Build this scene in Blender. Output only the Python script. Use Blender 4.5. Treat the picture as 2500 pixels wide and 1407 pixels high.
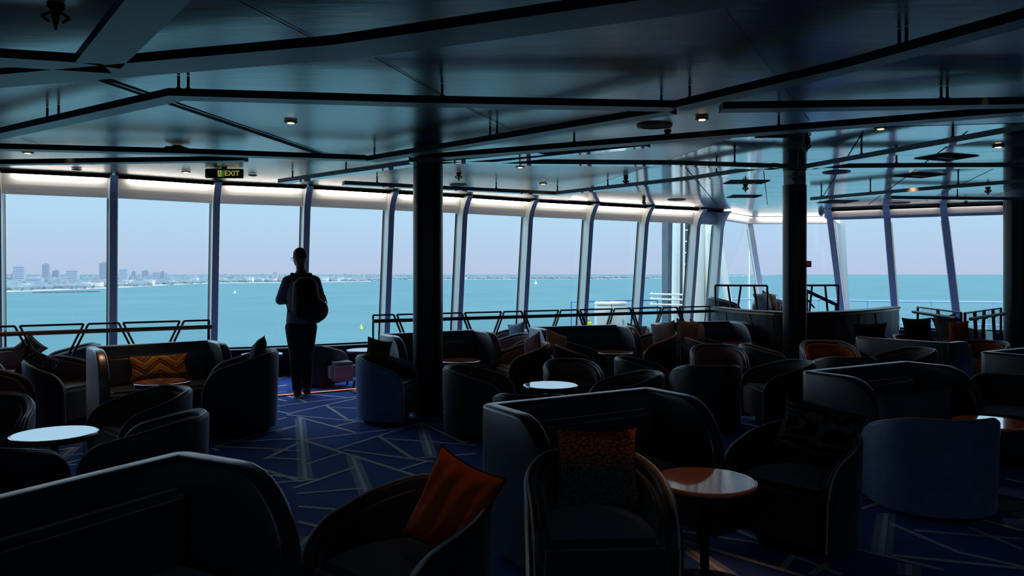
import bpy, bmesh, math, random
from mathutils import Vector, Matrix, Euler
random.seed(7)
PI = math.pi
R = math.radians
for o in list(bpy.data.objects): bpy.data.objects.remove(o)
SC = bpy.context.scene
COL = SC.collection
# ------------------------------------------------------------------ camera, world, sun, exposure
F = 1850.0; HOR = 668.0; EYE = 1.55; CEIL = 2.85
cd = bpy.data.cameras.new('camera'); cam = bpy.data.objects.new('camera', cd); COL.objects.link(cam)
cd.sensor_fit = 'HORIZONTAL'; cd.sensor_width = 36.0; cd.lens = 36.0 * F / 2500.0
cd.shift_y = -(703.5 - HOR) / 2500.0
cd.clip_start = 0.05; cd.clip_end = 60000
cam.location = (0, 0, EYE); cam.rotation_euler = (PI / 2, 0, 0)
SC.camera = cam
vs = SC.view_settings
vs.view_transform = 'Standard'; vs.look = 'None'; vs.gamma = 1.0; vs.exposure = 0.0; vs.use_curve_mapping = False

w = bpy.data.worlds.new('sky'); SC.world = w; w.use_nodes = True
nt = w.node_tree; nt.nodes.clear()
tc = nt.nodes.new('ShaderNodeTexCoord'); sx = nt.nodes.new('ShaderNodeSeparateXYZ')
rp = nt.nodes.new('ShaderNodeValToRGB'); bg = nt.nodes.new('ShaderNodeBackground'); wo = nt.nodes.new('ShaderNodeOutputWorld')
nt.links.new(tc.outputs['Generated'], sx.inputs[0]); nt.links.new(sx.outputs['Z'], rp.inputs[0])
nt.links.new(rp.outputs[0], bg.inputs[0]); nt.links.new(bg.outputs[0], wo.inputs[0])
e = rp.color_ramp.elements
e[0].position = 0.0; e[0].color = (0.50, 0.61, 0.81, 1)
e[1].position = 1.0; e[1].color = (0.40, 0.55, 0.76, 1)
for p, c in ((0.03, (0.50, 0.65, 0.86, 1)), (0.08, (0.49, 0.74, 0.94, 1)), (0.25, (0.43, 0.70, 0.93, 1))):
    k = e.new(p); k.color = c
mr = nt.nodes.new('ShaderNodeMapRange'); mr.inputs['From Min'].default_value = 0.12; mr.inputs['From Max'].default_value = 0.42; mr.inputs['To Min'].default_value = 1.0; mr.inputs['To Max'].default_value = 3.6   # high sky boosted above the visible band to fill the dark interior
nt.links.new(sx.outputs['Z'], mr.inputs[0]); nt.links.new(mr.outputs[0], bg.inputs[1])

sd = bpy.data.lights.new('sun', 'SUN'); sd.energy = 2.6; sd.angle = R(0.6); sd.color = (1, 0.96, 0.9)
sun = bpy.data.objects.new('sun', sd); COL.objects.link(sun)
sdir = Vector((0.80, -0.25, 0.66)).normalized()     # towards the sun
sun.rotation_euler = sdir.to_track_quat('Z', 'Y').to_euler()
sun.location = (20, 20, 40)

# ------------------------------------------------------------------ pixel helpers
def PZ(px, py, z):
    Y = (z - EYE) * F / (HOR - py)
    return Vector(((px - 1250) / F * Y, Y, z))
def PY(px, Y, z=0.0):
    return Vector(((px - 1250) / F * Y, Y, z))
def PYY(px, py, Y):
    return Vector(((px - 1250) / F * Y, Y, EYE + (HOR - py) / F * Y))

# ------------------------------------------------------------------ materials
MATS = {}
def mat(name, col, rough=0.6, metal=0.0, spec=0.5, sheen=0.0, sheen_col=(1, 1, 1), emit=None, es=0.0, noise=0.0, nscale=20, bump=0.0, bscale=200, coat=0.0):
    m = bpy.data.materials.new(name); m.use_nodes = True
    n = m.node_tree; b = n.nodes['Principled BSDF']
    b.inputs['Base Color'].default_value = (*col, 1)
    b.inputs['Roughness'].default_value = rough; b.inputs['Metallic'].default_value = metal
    b.inputs['Specular IOR Level'].default_value = spec
    if sheen:
        b.inputs['Sheen Weight'].default_value = sheen; b.inputs['Sheen Roughness'].default_value = 0.35
        b.inputs['Sheen Tint'].default_value = (*sheen_col, 1)
    if coat: b.inputs['Coat Weight'].default_value = coat; b.inputs['Coat Roughness'].default_value = 0.03
    if emit: b.inputs['Emission Color'].default_value = (*emit, 1); b.inputs['Emission Strength'].default_value = es
    t = n.nodes.new('ShaderNodeTexCoord')
    if noise:
        nz = n.nodes.new('ShaderNodeTexNoise'); nz.inputs['Scale'].default_value = nscale; nz.inputs['Detail'].default_value = 4
        n.links.new(t.outputs['Object'], nz.inputs['Vector'])
        mx = n.nodes.new('ShaderNodeMix'); mx.data_type = 'RGBA'
        mx.inputs['A'].default_value = (*[c * (1 - noise) for c in col], 1)
        mx.inputs['B'].default_value = (*[min(1, c * (1 + noise)) for c in col], 1)
        n.links.new(nz.outputs['Fac'], mx.inputs['Factor']); n.links.new(mx.outputs['Result'], b.inputs['Base Color'])
    if bump:
        nz = n.nodes.new('ShaderNodeTexNoise'); nz.inputs['Scale'].default_value = bscale
        n.links.new(t.outputs['Object'], nz.inputs['Vector'])
        bp = n.nodes.new('ShaderNodeBump'); bp.inputs['Strength'].default_value = bump; bp.inputs['Distance'].default_value = 0.01
        n.links.new(nz.outputs['Fac'], bp.inputs['Height']); n.links.new(bp.outputs[0], b.inputs['Normal'])
    MATS[name] = m
    return m
def glass(name, tint=(0.95, 0.97, 1.0), refl=0.9):
    m = bpy.data.materials.new(name); m.use_nodes = True; n = m.node_tree; n.nodes.clear()
    tr = n.nodes.new('ShaderNodeBsdfTransparent'); tr.inputs[0].default_value = (*tint, 1)
    gl = n.nodes.new('ShaderNodeBsdfGlossy'); gl.inputs['Roughness'].default_value = 0.0; gl.inputs[0].default_value = (refl, refl, refl, 1)
    lw = n.nodes.new('ShaderNodeLayerWeight'); lw.inputs[0].default_value = 0.5
    pw = n.nodes.new('ShaderNodeMath'); pw.operation = 'POWER'; pw.inputs[1].default_value = 5.0
    fr = n.nodes.new('ShaderNodeMath'); fr.operation = 'MULTIPLY_ADD'; fr.inputs[1].default_value = 0.9; fr.inputs[2].default_value = 0.035
    n.links.new(lw.outputs['Facing'], pw.inputs[0]); n.links.new(pw.outputs[0], fr.inputs[0])
    mx = n.nodes.new('ShaderNodeMixShader'); out = n.nodes.new('ShaderNodeOutputMaterial')
    n.links.new(fr.outputs[0], mx.inputs[0]); n.links.new(tr.outputs[0], mx.inputs[1]); n.links.new(gl.outputs[0], mx.inputs[2]); n.links.new(mx.outputs[0], out.inputs[0])
    MATS[name] = m; return m
def nodes_of(m): return m.node_tree, m.node_tree.nodes['Principled BSDF']

velvet = mat('velvet_slate', (0.014, 0.016, 0.020), 0.5, spec=0.6, sheen=1.0, sheen_col=(0.75, 0.85, 1), noise=0.5, nscale=9)
velvet2 = mat('velvet_mottled', (0.018, 0.019, 0.022), 0.45, spec=0.7, sheen=1.0, sheen_col=(0.8, 0.88, 1), noise=0.8, nscale=14)
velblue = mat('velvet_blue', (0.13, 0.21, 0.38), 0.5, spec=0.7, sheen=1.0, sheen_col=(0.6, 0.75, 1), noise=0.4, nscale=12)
sofam = mat('sofa_cloth', (0.028, 0.034, 0.043), 0.33, spec=1.0, sheen=1.0, coat=0.8, sheen_col=(0.75, 0.85, 1), noise=0.3, nscale=6)
rim_cord = mat('piping_taupe', (0.60, 0.52, 0.48), 0.35, spec=1.0, sheen=0.5)  # pale so the chair rims carry a painted highlight line
sofam.node_tree.nodes['Principled BSDF'].inputs['Coat Roughness'].default_value = 0.30
taupe = mat('lining_taupe', (0.15, 0.11, 0.095), 0.7, spec=0.25, sheen=0.15, noise=0.2, nscale=8)
rust = mat('lining_rust', (0.36, 0.09, 0.035), 0.75, spec=0.25, sheen=0.1, noise=0.25, nscale=8)
mauve = mat('lining_mauve', (0.24, 0.15, 0.15), 0.8, spec=0.2, sheen=0.2, noise=0.2, nscale=8)
blackm = mat('black_metal', (0.012, 0.012, 0.013), 0.45, metal=0.3)
bronze = mat('bronze_metal', (0.10, 0.075, 0.05), 0.32, metal=0.9)
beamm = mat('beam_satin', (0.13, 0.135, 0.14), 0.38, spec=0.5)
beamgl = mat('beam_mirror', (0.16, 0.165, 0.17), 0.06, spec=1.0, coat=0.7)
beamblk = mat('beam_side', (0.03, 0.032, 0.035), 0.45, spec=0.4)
beamgrey = mat('beam_side_grey', (0.42, 0.42, 0.40), 0.5, spec=0.4)  # for far channels: side colour lightened to paint in bounced light
colm = mat('column_lacquer', (0.012, 0.014, 0.018), 0.28, spec=0.5)
cream = mat('cream_collar', (0.80, 0.70, 0.50), 0.5)
white = mat('white_paint', (0.90, 0.86, 0.76), 0.35, spec=0.5)
greyw = mat('grey_frame', (0.34, 0.34, 0.34), 0.4)
wood = mat('handrail_wood', (0.50, 0.22, 0.07), 0.3, spec=0.6, noise=0.3, nscale=30)
tabm = mat('table_lacquer', (0.30, 0.125, 0.07), 0.07, spec=0.7, coat=0.8, noise=0.08, nscale=4)
tabedge = mat('table_edge', (0.05, 0.03, 0.025), 0.3)
wallm = mat('dark_wall', (0.012, 0.013, 0.015), 0.7)
counterm = mat('counter_panel', (0.014, 0.018, 0.028), 0.45, noise=0.2, nscale=3)
brass = mat('brass_trim', (0.42, 0.22, 0.11), 0.3, metal=0.9)
tube = mat('tube_light', (1, 1, 1), 0.4, emit=(1.0, 0.97, 0.92), es=9.0)
warm = mat('warm_lamp', (1, 0.8, 0.5), 0.4, emit=(1.0, 0.62, 0.30), es=2.6)
ledm = mat('led_red', (1, 0.3, 0.15), 0.4, emit=(1.0, 0.26, 0.14), es=1.6)
pane = glass('window_glass', (0.96, 0.98, 0.99), 0.9)
rglass = glass('rail_glass', (0.90, 0.94, 0.95), 0.9)
bluer = mat('blue_rail', (0.06, 0.16, 0.36), 0.4)
yellow = mat('yellow_plastic', (0.85, 0.70, 0.02), 0.4)
deckm = mat('deck_paint', (0.25, 0.30, 0.32), 0.8)
darkglass = mat('tower_cladding', (0.06, 0.08, 0.10), 0.45, spec=0.5, noise=0.6, nscale=2)
jointm = mat('joint_dark', (0.006, 0.006, 0.007), 0.8, spec=0.1)
jointl = mat('joint_bright', (0.30, 0.31, 0.32), 0.3, metal=0.6)
skin = mat('skin', (0.30, 0.17, 0.11), 0.55)
hairm = mat('hair_dark', (0.010, 0.008, 0.007), 0.6)
shirtm = mat('shirt_grey', (0.17, 0.165, 0.16), 0.85, noise=0.1, nscale=40)
trous = mat('trousers_black', (0.012, 0.012, 0.014), 0.85)
packm = mat('backpack_black', (0.008, 0.009, 0.011), 0.7, bump=0.3, bscale=60)
shoem = mat('shoe_dark', (0.02, 0.02, 0.024), 0.6)
solem = mat('shoe_sole', (0.4, 0.4, 0.4), 0.6)

# glossy ceiling sheets: brushed look through the bump of a stretched noise
def ceil_mat(name, base, rough, bump):
    m = mat(name, base, rough, spec=1.0, coat=1.0)
    n, b = nodes_of(m); b.inputs['Coat Roughness'].default_value = rough * .9; b.inputs['Coat IOR'].default_value = 1.8
    t = n.nodes.new('ShaderNodeTexCoord'); mp = n.nodes.new('ShaderNodeMapping'); mp.inputs['Scale'].default_value = (1.2, 5.0, 1); mp.inputs['Rotation'].default_value = (0, 0, R(-6))
    nz = n.nodes.new('ShaderNodeTexNoise'); nz.inputs['Scale'].default_value = 3.0; nz.inputs['Detail'].default_value = 5
    bp = n.nodes.new('ShaderNodeBump'); bp.inputs['Strength'].default_value = bump; bp.inputs['Distance'].default_value = 0.02
    n.links.new(t.outputs['Object'], mp.inputs[0]); n.links.new(mp.outputs[0], nz.inputs['Vector']); n.links.new(nz.outputs['Fac'], bp.inputs['Height']); n.links.new(bp.outputs[0], b.inputs['Normal'])
    return m
ceilA = ceil_mat('ceiling_gloss', (0.012, 0.016, 0.019), 0.29, 0.16)
ceilB = ceil_mat('ceiling_panel', (0.20, 0.215, 0.22), 0.11, 0.03)

# carpet: navy pile, with grey band inlays
carpet = mat('carpet_navy', (0.052, 0.105, 0.46), 0.9, spec=0.15, sheen=0.3, sheen_col=(.3,.5,1), noise=0.45, nscale=60, bump=0.4, bscale=300)
lined = mat('carpet_line', (0.90, 0.91, 0.98), 0.95, spec=0.1, noise=0.25, nscale=90)
fuzz = mat('carpet_fuzz', (0.36, 0.42, 0.78), 0.95, spec=0.1, noise=0.7, nscale=150)

# ------------------------------------------------------------------ mesh helpers
def obj(name, bm, m, parent=None, smooth=True, loc=None):
    me = bpy.data.meshes.new(name); bmesh.ops.recalc_face_normals(bm, faces=bm.faces); bm.to_mesh(me); bm.free()
    if not isinstance(m, (list, tuple)): m = [m]
    for k in m: me.materials.append(k)
    if smooth: me.shade_smooth(); 
    o = bpy.data.objects.new(name, me); COL.objects.link(o)
    if parent: o.parent = parent
    if loc is not None: o.location = loc
    if smooth:
        md = o.modifiers.new('n', 'EDGE_SPLIT'); md.split_angle = R(40)
    return o
def tag(o, label, cat, group=None, kind=None):
    o['label'] = label; o['category'] = cat
    if group: o['group'] = group
    if kind: o['kind'] = kind
    return o
def thing(name, label, cat, loc=(0, 0, 0), rz=0.0, group=None):
    o = bpy.data.objects.new(name, None); COL.objects.link(o); o.empty_display_size = 0.1
    o.location = loc; o.rotation_euler = (0, 0, rz); return tag(o, label, cat, group)
def struct(name, bm, m, parent=None, smooth=False):
    o = obj(name, bm, m, parent, smooth)
    if not parent: o['kind'] = 'structure'
    return o
def dup(root, loc, rz, label, group=None, scale=None):
    r = root.copy(); COL.objects.link(r); r.location = loc; r.rotation_euler = (0, 0, rz); r['label'] = label
    if scale: r.scale = scale
    if group: r['group'] = group
    for ch in list(root.children):
        c = ch.copy(); COL.objects.link(c); c.parent = r
        for g in ch.children:
            d = g.copy(); COL.objects.link(d); d.parent = c
    return r
def B(): return bmesh.new()
def box(bm, c, s, rz=0.0, mi=0, rot=None):
    M = Matrix.Translation(Vector(c)) @ (rot if rot else Matrix.Rotation(rz, 4, 'Z')) @ Matrix.Diagonal((*s, 1))
    r = bmesh.ops.create_cube(bm, size=1, matrix=M)
    for v in r['verts']:
        for f in v.link_faces: f.material_index = mi
def bev(bm, w=0.01, seg=2):
    bmesh.ops.bevel(bm, geom=list(bm.edges), offset=w, segments=seg, affect='EDGES', clamp_overlap=True)
def cyl(bm, a, b, r, r2=None, seg=16, mi=0):
    a = Vector(a); b = Vector(b); d = b - a
    M = Matrix.Translation((a + b) / 2) @ d.to_track_quat('Z', 'Y').to_matrix().to_4x4()
    q = bmesh.ops.create_cone(bm, cap_ends=True, segments=seg, radius1=r, radius2=r if r2 is None else r2, depth=d.length, matrix=M)
    for v in q['verts']:
        for f in v.link_faces: f.material_index = mi
def bar(bm, a, b, wd, ht, mi=0):        # rectangular bar between two points, width horizontal
    a = Vector(a); b = Vector(b); d = b - a; L = d.length; z = d.normalized()
    up = Vector((0, 0, 1)) if abs(z.z) < 0.95 else Vector((0, 1, 0))
    x = z.cross(up).normalized(); y = x.cross(z).normalized()
    M = Matrix((x, z, y)).transposed().to_4x4(); M.translation = (a + b) / 2
    r = bmesh.ops.create_cube(bm, size=1, matrix=M @ Matrix.Diagonal((wd, L, ht, 1)))
    for v in r['verts']:
        for f in v.link_faces: f.material_index = mi
def sph(bm, c, s, seg=16, rot=None):
    if not hasattr(s, '__len__'): s = (s, s, s)
    M = Matrix.Translation(Vector(c)) @ (rot if rot else Matrix.Identity(4)) @ Matrix.Diagonal((*s, 1))
    bmesh.ops.create_uvsphere(bm, u_segments=seg, v_segments=max(6, seg // 2), radius=1, matrix=M)
def lathe(bm, prof, c=(0, 0, 0), seg=32):
    rings = []
    for r, z in prof:
        rings.append([bm.verts.new((c[0] + r * math.cos(2 * PI * i / seg), c[1] + r * math.sin(2 * PI * i / seg), c[2] + z)) for i in range(seg)])
    for a, b in zip(rings, rings[1:]):
        for i in range(seg): bm.faces.new((a[i], a[(i + 1) % seg], b[(i + 1) % seg], b[i]))
    bm.faces.new(rings[0]); bm.faces.new(rings[-1])
def poly(bm, pts, z0, z1, mi=0):        # prism from a plan outline
    a = [bm.verts.new((p[0], p[1], z0)) for p in pts]; b = [bm.verts.new((p[0], p[1], z1)) for p in pts]
    n = len(pts)
    fs = [bm.faces.new(a), bm.faces.new(b)]
    for i in range(n): fs.append(bm.faces.new((a[i], a[(i + 1) % n], b[(i + 1) % n], b[i])))
    for f in fs: f.material_index = mi
def quad(bm, p, mi=0):
    f = bm.faces.new([bm.verts.new(q) for q in p]); f.material_index = mi; return f

# ================================================================== THE SETTING
NL = Vector((-0.5, 0.866, 0))      # outward normal of the long window wall
MUL = [(-9.3, 8.15), (-7.85, 8.88), (-6.5, 9.6), (-5.35, 10.15), (-4.29, 10.93), (-3.12, 11.42), (-1.99, 12.1), (-0.88, 12.75), (0.234, 13.5), (1.38, 14.15), (2.52, 14.8), (3.65, 15.35), (4.23, 15.8)]
MUL = [Vector((x, y, 0)) for x, y in MUL]
BOWB = Vector((5.4, 17.4, 0)); BOWC = Vector((7.5, 17.3, 0))
FR = [(6.5, 15.5, 7.02, 16.0), (7.42, 15.0, 7.87, 15.5), (8.28, 14.55, 8.84, 15.0), (9.2, 14.1, 9.8, 14.5), (10.2, 13.55, 10.8, 13.95)]
NR = Vector((0.5, 0.866, 0))
OUT = 0.30
# floor: carpet slab + inlaid lines
fb = B()
outline = [(-9.3, -3), (10.8, -3), (10.8, 13.95)] + [(a[2], a[3]) for a in FR[:4][::-1]] + [(BOWC.x + .2, BOWC.y + .4), (BOWB.x + .4, BOWB.y + .5)] + [((m + NL * OUT).x, (m + NL * OUT).y) for m in MUL[::-1]]
poly(fb, outline, -0.12, 0.0, 0)
def S3(u, v, sc, ox, oy): return (ox + u / sc, oy + v / sc)
segs = []
def addseg(lst, sc, ox, oy):
    for s in lst:
        a = S3(s[0], s[1], sc, ox, oy); b = S3(s[2], s[3], sc, ox, oy)
        segs.append((PZ(a[0], a[1], 0), PZ(b[0], b[1], 0), len(s) > 4))
addseg([(0,190,640,45),(0,120,560,55),(165,40,470,68),(0,50,150,100),(295,125,455,230),(340,140,960,165),(575,60,565,220,1),(0,195,910,280),(455,235,970,198),(80,210,520,330),(350,285,530,245),(120,385,900,290),(-80,325,80,275),(100,220,140,670,1),(370,455,1040,245),(120,385,1020,670),(430,460,1110,550),(690,355,945,525),(750,375,1420,425),(1010,260,1085,505,1),(1020,260,1335,410),(1020,262,1210,268),(1335,410,1395,380),(945,525,1420,487),(850,610,1060,545),(140,570,420,480),(490,500,605,800,1),(50,750,510,590),(-120,650,240,685),(-100,710,240,680),(75,790,575,750),(605,790,800,740),(610,800,450,890,1),(85,885,425,912),(-100,465,110,465),(-80,520,120,535),(-100,382,115,380),(-90,490,100,405),(60,1210,170,1110,1),(1165,160,1210,200),(-200,600,120,700),(85,1000,500,1100)], 3.079, 700, 950)
addseg([(1815,1050,2280,1085),(1815,1105,2270,1080),(1850,1200,2290,1075),(2290,1075,2500,1030),(2000,1165,2500,1130),(1850,1200,2462,1225),(2270,1310,2462,1220),(2280,1295,2462,1305),(2315,885,2500,920),(2315,860,2462,845),(2230,1000,2462,950),(2235,985,2220,1070),(310,1270,635,1205),(635,1205,400,1407,1),(315,1350,650,1355),(480,1380,560,1420),(2330,695,2462,670),(2330,733,2462,730),(1830,1215,1875,1240),(2300,640,2462,600),(2300,770,2462,810)], 3.517, 0, 750)
addseg([(820,875,945,890),(800,965,950,920),(1010,985,975,1260,1),(1030,1050,1500,1250),(1500,1250,1943,1350),(1200,1100,1943,1160),(1660,1030,1943,1105),(770,1215,1400,1370),(1050,1270,1943,1360),(1165,1330,1160,1407,1),(1570,1080,1943,1235),(1830,900,1943,985),(1770,900,1943,910),(770,1215,500,1400),(300,1240,700,1400)], 2.776, 1800, 900)
base = list(segs)
def keep(p):       # zones already covered by the traced web
    px = 1250 + F * p.x / max(p.y, .1); py = HOR + F * EYE / max(p.y, .1)
    return not (p.y > 0.3 and ((500 < px < 1170 and 925 < py < 1420) or (2080 < px < 2520 and 1180 < py < 1420) or (60 < px < 200 and 1080 < py < 1160)))
for dx, dy in ((2.3, 0.7), (4.6, 1.4), (-2.3, -0.9), (0, -2.6), (2.3, -2.0), (-2.4, -3.2), (6.8, 2.4), (2.5, 3.6), (-2.3, 2.2), (4.8, 4.4), (7.2, 5.2), (5, -1.5)):
    for a, b, t in base[:42]:
        p, q = a + Vector((dx, dy, 0)), b + Vector((dx, dy, 0))
        if keep(p) and keep(q) and -8.5 < min(p.x, q.x) and max(p.x, q.x) < 9.5 and max(p.y, q.y) < 13 and min(p.y, q.y) > -2.5: segs.append((p, q, t))
for a, b, t in segs:
    d = (b - a); d.z = 0
    if d.length < .02: continue
    n = Vector((-d.y, d.x, 0)).normalized()
    if t:
        k = 6; 
        quad(fb, [a + n * .055 + Vector((0, 0, .0012)), b + n * .055 + Vector((0, 0, .0012)), b - n * .055 + Vector((0, 0, .0012)), a - n * .055 + Vector((0, 0, .0012))], 2)
    h = .019 if not t else .015
    zz = Vector((0, 0, .0024 + random.random() * .001))
    quad(fb, [a + n * h + zz, b + n * h + zz, b - n * h + zz, a - n * h + zz], 1)
fl = struct('floor', fb, [carpet, lined, fuzz])

# ceiling, two zones of sheets
cb = B()
cx0, cy0 = 1.1, 6.4
ZC = CEIL
wl = [((m + NL * .05).x, (m + NL * .05).y) for m in MUL]
fullc = [(-9.3, -3), (10.8, -3), (10.8, 13.3), (10.2, 13.6), (6.5, 15.55), (7.5, 17.4), (5.4, 17.5)] + wl[::-1]
poly(cb, fullc, ZC, ZC + .1, 0)
# bright panel zone: 3 mm lower
zone = [(1.0, 12.0), (2.2, 6.9), (10.2, 5.6), (10.4, 13.4), (6.5, 15.5), (4.3, 15.7), (2.5, 14.7), (1.0, 13.8)]
poly(cb, zone, ZC - .003, ZC - .0005, 1)
def joint(a, b, wd=.012, mi=2, dz=.006):
    a = PZ(a[0], a[1], ZC) if len(a) == 2 else Vector(a); b = PZ(b[0], b[1], ZC) if len(b) == 2 else Vector(b)
    d = b - a; n = Vector((-d.y, d.x, 0)).normalized() * wd / 2; z = Vector((0, 0, -dz))
    quad(cb, [a + n + z, b + n + z, b - n + z, a - n + z], mi)
for a, b in (((585, 0), (765, 92)), ((915, 138), (1085, 235)), ((1085, 235), (1290, 335)), ((1385 + 0, 375), (1330, 355)), ((50, 335), (100, 352))): joint(a, b, .010)
joint((1762, 15), (1895, 190), .006, 3); joint((1895, 190), (1975, 295), .008, 3)
# recessed black track slot
joint((255, 195), (800, 382), .11, 2, .003); joint((275, 200), (815, 381), .02, 3, .005)
# panel seams in the bright zone
u = Vector((.87, -.30, 0)).normalized(); v = Vector((.33, .95, 0)).normalized()
for i in range(-2, 9):
    p = Vector((1.3 + i * .95, 6.9, ZC)); 
    q = p + v * 8.5
    def clipY(p, q, lim):
        return q if q.y < lim else p + (q - p) * ((lim - p.y) / (q.y - p.y))
    if p.x > .9: 
        q = clipY(p, q, 13.6 if p.x > 5 else 14.2)
        p2 = p if p.x > 2.4 else p + v * 2.5
        joint(tuple(p2), tuple(q), .010)
for j in range(10):
    c = Vector((5.4, 7.2 + j * .75, ZC)); a = c - u * (2.7 + .0 * j); b = c + u * 4.3
    if b.x > 9.8: b = a + (b - a) * ((9.8 - a.x) / (b.x - a.x))
    joint(tuple(a), tuple(b), .008)
struct('ceiling', cb, [ceilA, ceilB, jointm, jointl])
# soffit ring at the windows
sb = B()
for a, b in zip(MUL, MUL[1:]):
    d = (b - a).normalized(); n = Vector((d.y, -d.x, 0))
    bar(sb, a + n * .215 + Vector((0, 0, ZC - .024)), b + n * .215 + Vector((0, 0, ZC - .024)), .02, .046)
struct('trim_1', sb, jointm)

# walls behind and at the sides (unseen, dark); back slot added for fill light
for nm, c, s in (('wall_back', (.75, -3.1, .95), (20.3, .2, 1.90)), ('wall_back_head', (.75, -3.1, 2.50), (20.3, .2, .70)), ('wall_left', (-9.4, 2.5, 1.42), (.2, 11.1, 2.86)), ('wall_right', (10.9, 5.4, 1.42), (.2, 16.8, 2.86))):
    b = B(); box(b, c, s); struct(nm, b, wallm)
b = B()
for i in range(9): box(b, (-9 + i * 2.45, -3.1, 2.02), (.25, .18, .26))
struct('window_back', b, greyw)  # posts in the added slot that lets fill light in from behind
# low walls under the windows with the ledge
SILL = .40
def leanp(m, z, n=NL, out=OUT): return Vector((m.x, m.y, 0)) + n * out * (1 - z / CEIL) + Vector((0, 0, z))
b = B()
for a, c in zip(MUL, MUL[1:]):
    pa, pc = leanp(a, 0), leanp(c, 0); d = (pc - pa).normalized(); n = Vector((-d.y, d.x, 0))
    bar(b, pa + n * .12 + Vector((0, 0, SILL / 2)), pc + n * .12 + Vector((0, 0, SILL / 2)), .26, SILL)
struct('wall_window_side', b, wallm)
b = B()
for a, c in zip(MUL, MUL[1:]):
    pa, pc = leanp(a, SILL), leanp(c, SILL); d = (pc - pa).normalized(); n = Vector((d.y, -d.x, 0))
    bar(b, pa + n * .06 + Vector((0, 0, .015)), pc + n * .06 + Vector((0, 0, .015)), .30, .03)
struct('trim_2', b, blackm)
b = B()
pts = [(MUL[-1], MUL[-1] + NL * OUT, 0), (BOWB + Vector((.6, .6, 0)),) * 2 + (0,), (BOWC + Vector((.2, .4, 0)),) * 2 + (0,), (Vector((7.02, 16.0, 0)),) * 2 + (0,)]
pl = [leanp(MUL[-1], 0), BOWB + Vector((.6, .6, 0)), BOWC + Vector((.3, .5, 0)), Vector((7.02, 16.0, 0))] + [Vector((f[2], f[3], 0)) for f in FR[1:]]
for a, c in zip(pl, pl[1:]):
    d = (c - a).normalized(); n = Vector((-d.y, d.x, 0))
    bar(b, a + n * .1 + Vector((0, 0, .2)), c + n * .1 + Vector((0, 0, .2)), .2, .4)
struct('wall_front', b, wallm)

# mullions + windows of the long wall
ti = 3
def mullion(top, bot, wd, dp, d, name, m, curl=True):
    global ti
    mb = B(); d = d.normalized(); n = Vector((-d.y, d.x, 0))
    def ring(p):
        p = p - n * (dp / 2 - .03); return [mb.verts.new(p + d * wd / 2 - n * dp / 2), mb.verts.new(p + d * wd / 2 + n * dp / 2), mb.verts.new(p - d * wd / 2 + n * dp / 2), mb.verts.new(p - d * wd / 2 - n * dp / 2)]
    path = [bot, bot + (top - bot) * .5, bot + (top - bot) * .86]
    if curl:
        path += [bot + (top - bot) * .92 - n * .03, bot + (top - bot) * .965 - n * .09, top - n * .17]
    else: path += [top]
    rs = [ring(p) for p in path]
    for a, c in zip(rs, rs[1:]):
        for i in range(4): mb.faces.new((a[i], a[(i + 1) % 4], c[(i + 1) % 4], c[i]))
    mb.faces.new(rs[0]); mb.faces.new(rs[-1])
    # raised fins on the sides
    for s in (1, -1):
        bar(mb, bot + (top - bot) * .17 + d * s * (wd / 2 + .004) - n * .02, bot + (top - bot) * .89 + d * s * (wd / 2 + .004) - n * .02, .012, .025)
    struct(name, mb, m)
wi = 1
headm = mat('blind_cassette', (0.90, 0.86, 0.78), 0.5)
for k, m_ in enumerate(MUL):
    d = (MUL[min(k + 1, len(MUL) - 1)] - MUL[max(k - 1, 0)]).normalized()
    wd = .09 if k < 12 else .10
    mullion(Vector((m_.x, m_.y, ZC - .025)), leanp(m_, SILL), wd, .25, d, 'trim_%d' % ti, white); ti += 1
def window(a0, c0, a1, c1, z0, z1, hh, lit, nm_out=NL):
    # a0/c0 foot points, a1/c1 head points (vectors with z)
    global wi
    def at(t, z):
        f = (z - z0) / (z1 - z0)
        A = a0 + (a1 - a0) * f; C = c0 + (c1 - c0) * f
        return A + (C - A) * t
    L = (c0 - a0).length; e = .055 / L
    fb_ = B()
    for t in (e, 1 - e): bar(fb_, at(t, z0), at(t, z1 - hh), .018, .018)
    bar(fb_, at(e, z0 + .03), at(1 - e, z0 + .03), .04, .045)
    fr = struct('window_%d' % wi, fb_, blackm)
    gb = B(); q = [at(e, z0), at(1 - e, z0), at(1 - e, z1 - hh), at(e, z1 - hh)]
    quad(gb, q); obj('pane', gb, pane, fr, smooth=False)
    hb = B()
    d = (c1 - a1).normalized(); n = Vector((d.y, -d.x, 0))     # towards the room
    prof = [(0.0, 0.0), (.11, 0.0), (.112, -.07), (.105, -.15), (.085, -hh + .05), (.075, -hh), (0.0, -hh)]
    s_, e_ = at(e * .9, z1), at(1 - e * .9, z1)
    A = [hb.verts.new(s_ + n * p + Vector((0, 0, q_))) for p, q_ in prof]; C = [hb.verts.new(e_ + n * p + Vector((0, 0, q_))) for p, q_ in prof]
    for i in range(len(prof)): hb.faces.new((A[i], A[(i + 1) % len(prof)], C[(i + 1) % len(prof)], C[i]))
    hb.faces.new(A); hb.faces.new(C)
    obj('blind_cassette', hb, headm, fr, smooth=False)
    if lit:
        lb = B(); sL = at(.18, z1) + n * .19 + Vector((0, 0, -.085)); eL = at(.86, z1) + n * .19 + Vector((0, 0, -.085))
        sL = at(.12, z1) + n * .175 + Vector((0, 0, -.028)); eL = at(.93, z1) + n * .175 + Vector((0, 0, -.028))
        bar(lb, sL, eL, .022, .028)
        tag(obj('cove_light', lb, tube, smooth=False), lit, 'light', 'light strips over the side windows')
    wi += 1
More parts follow.
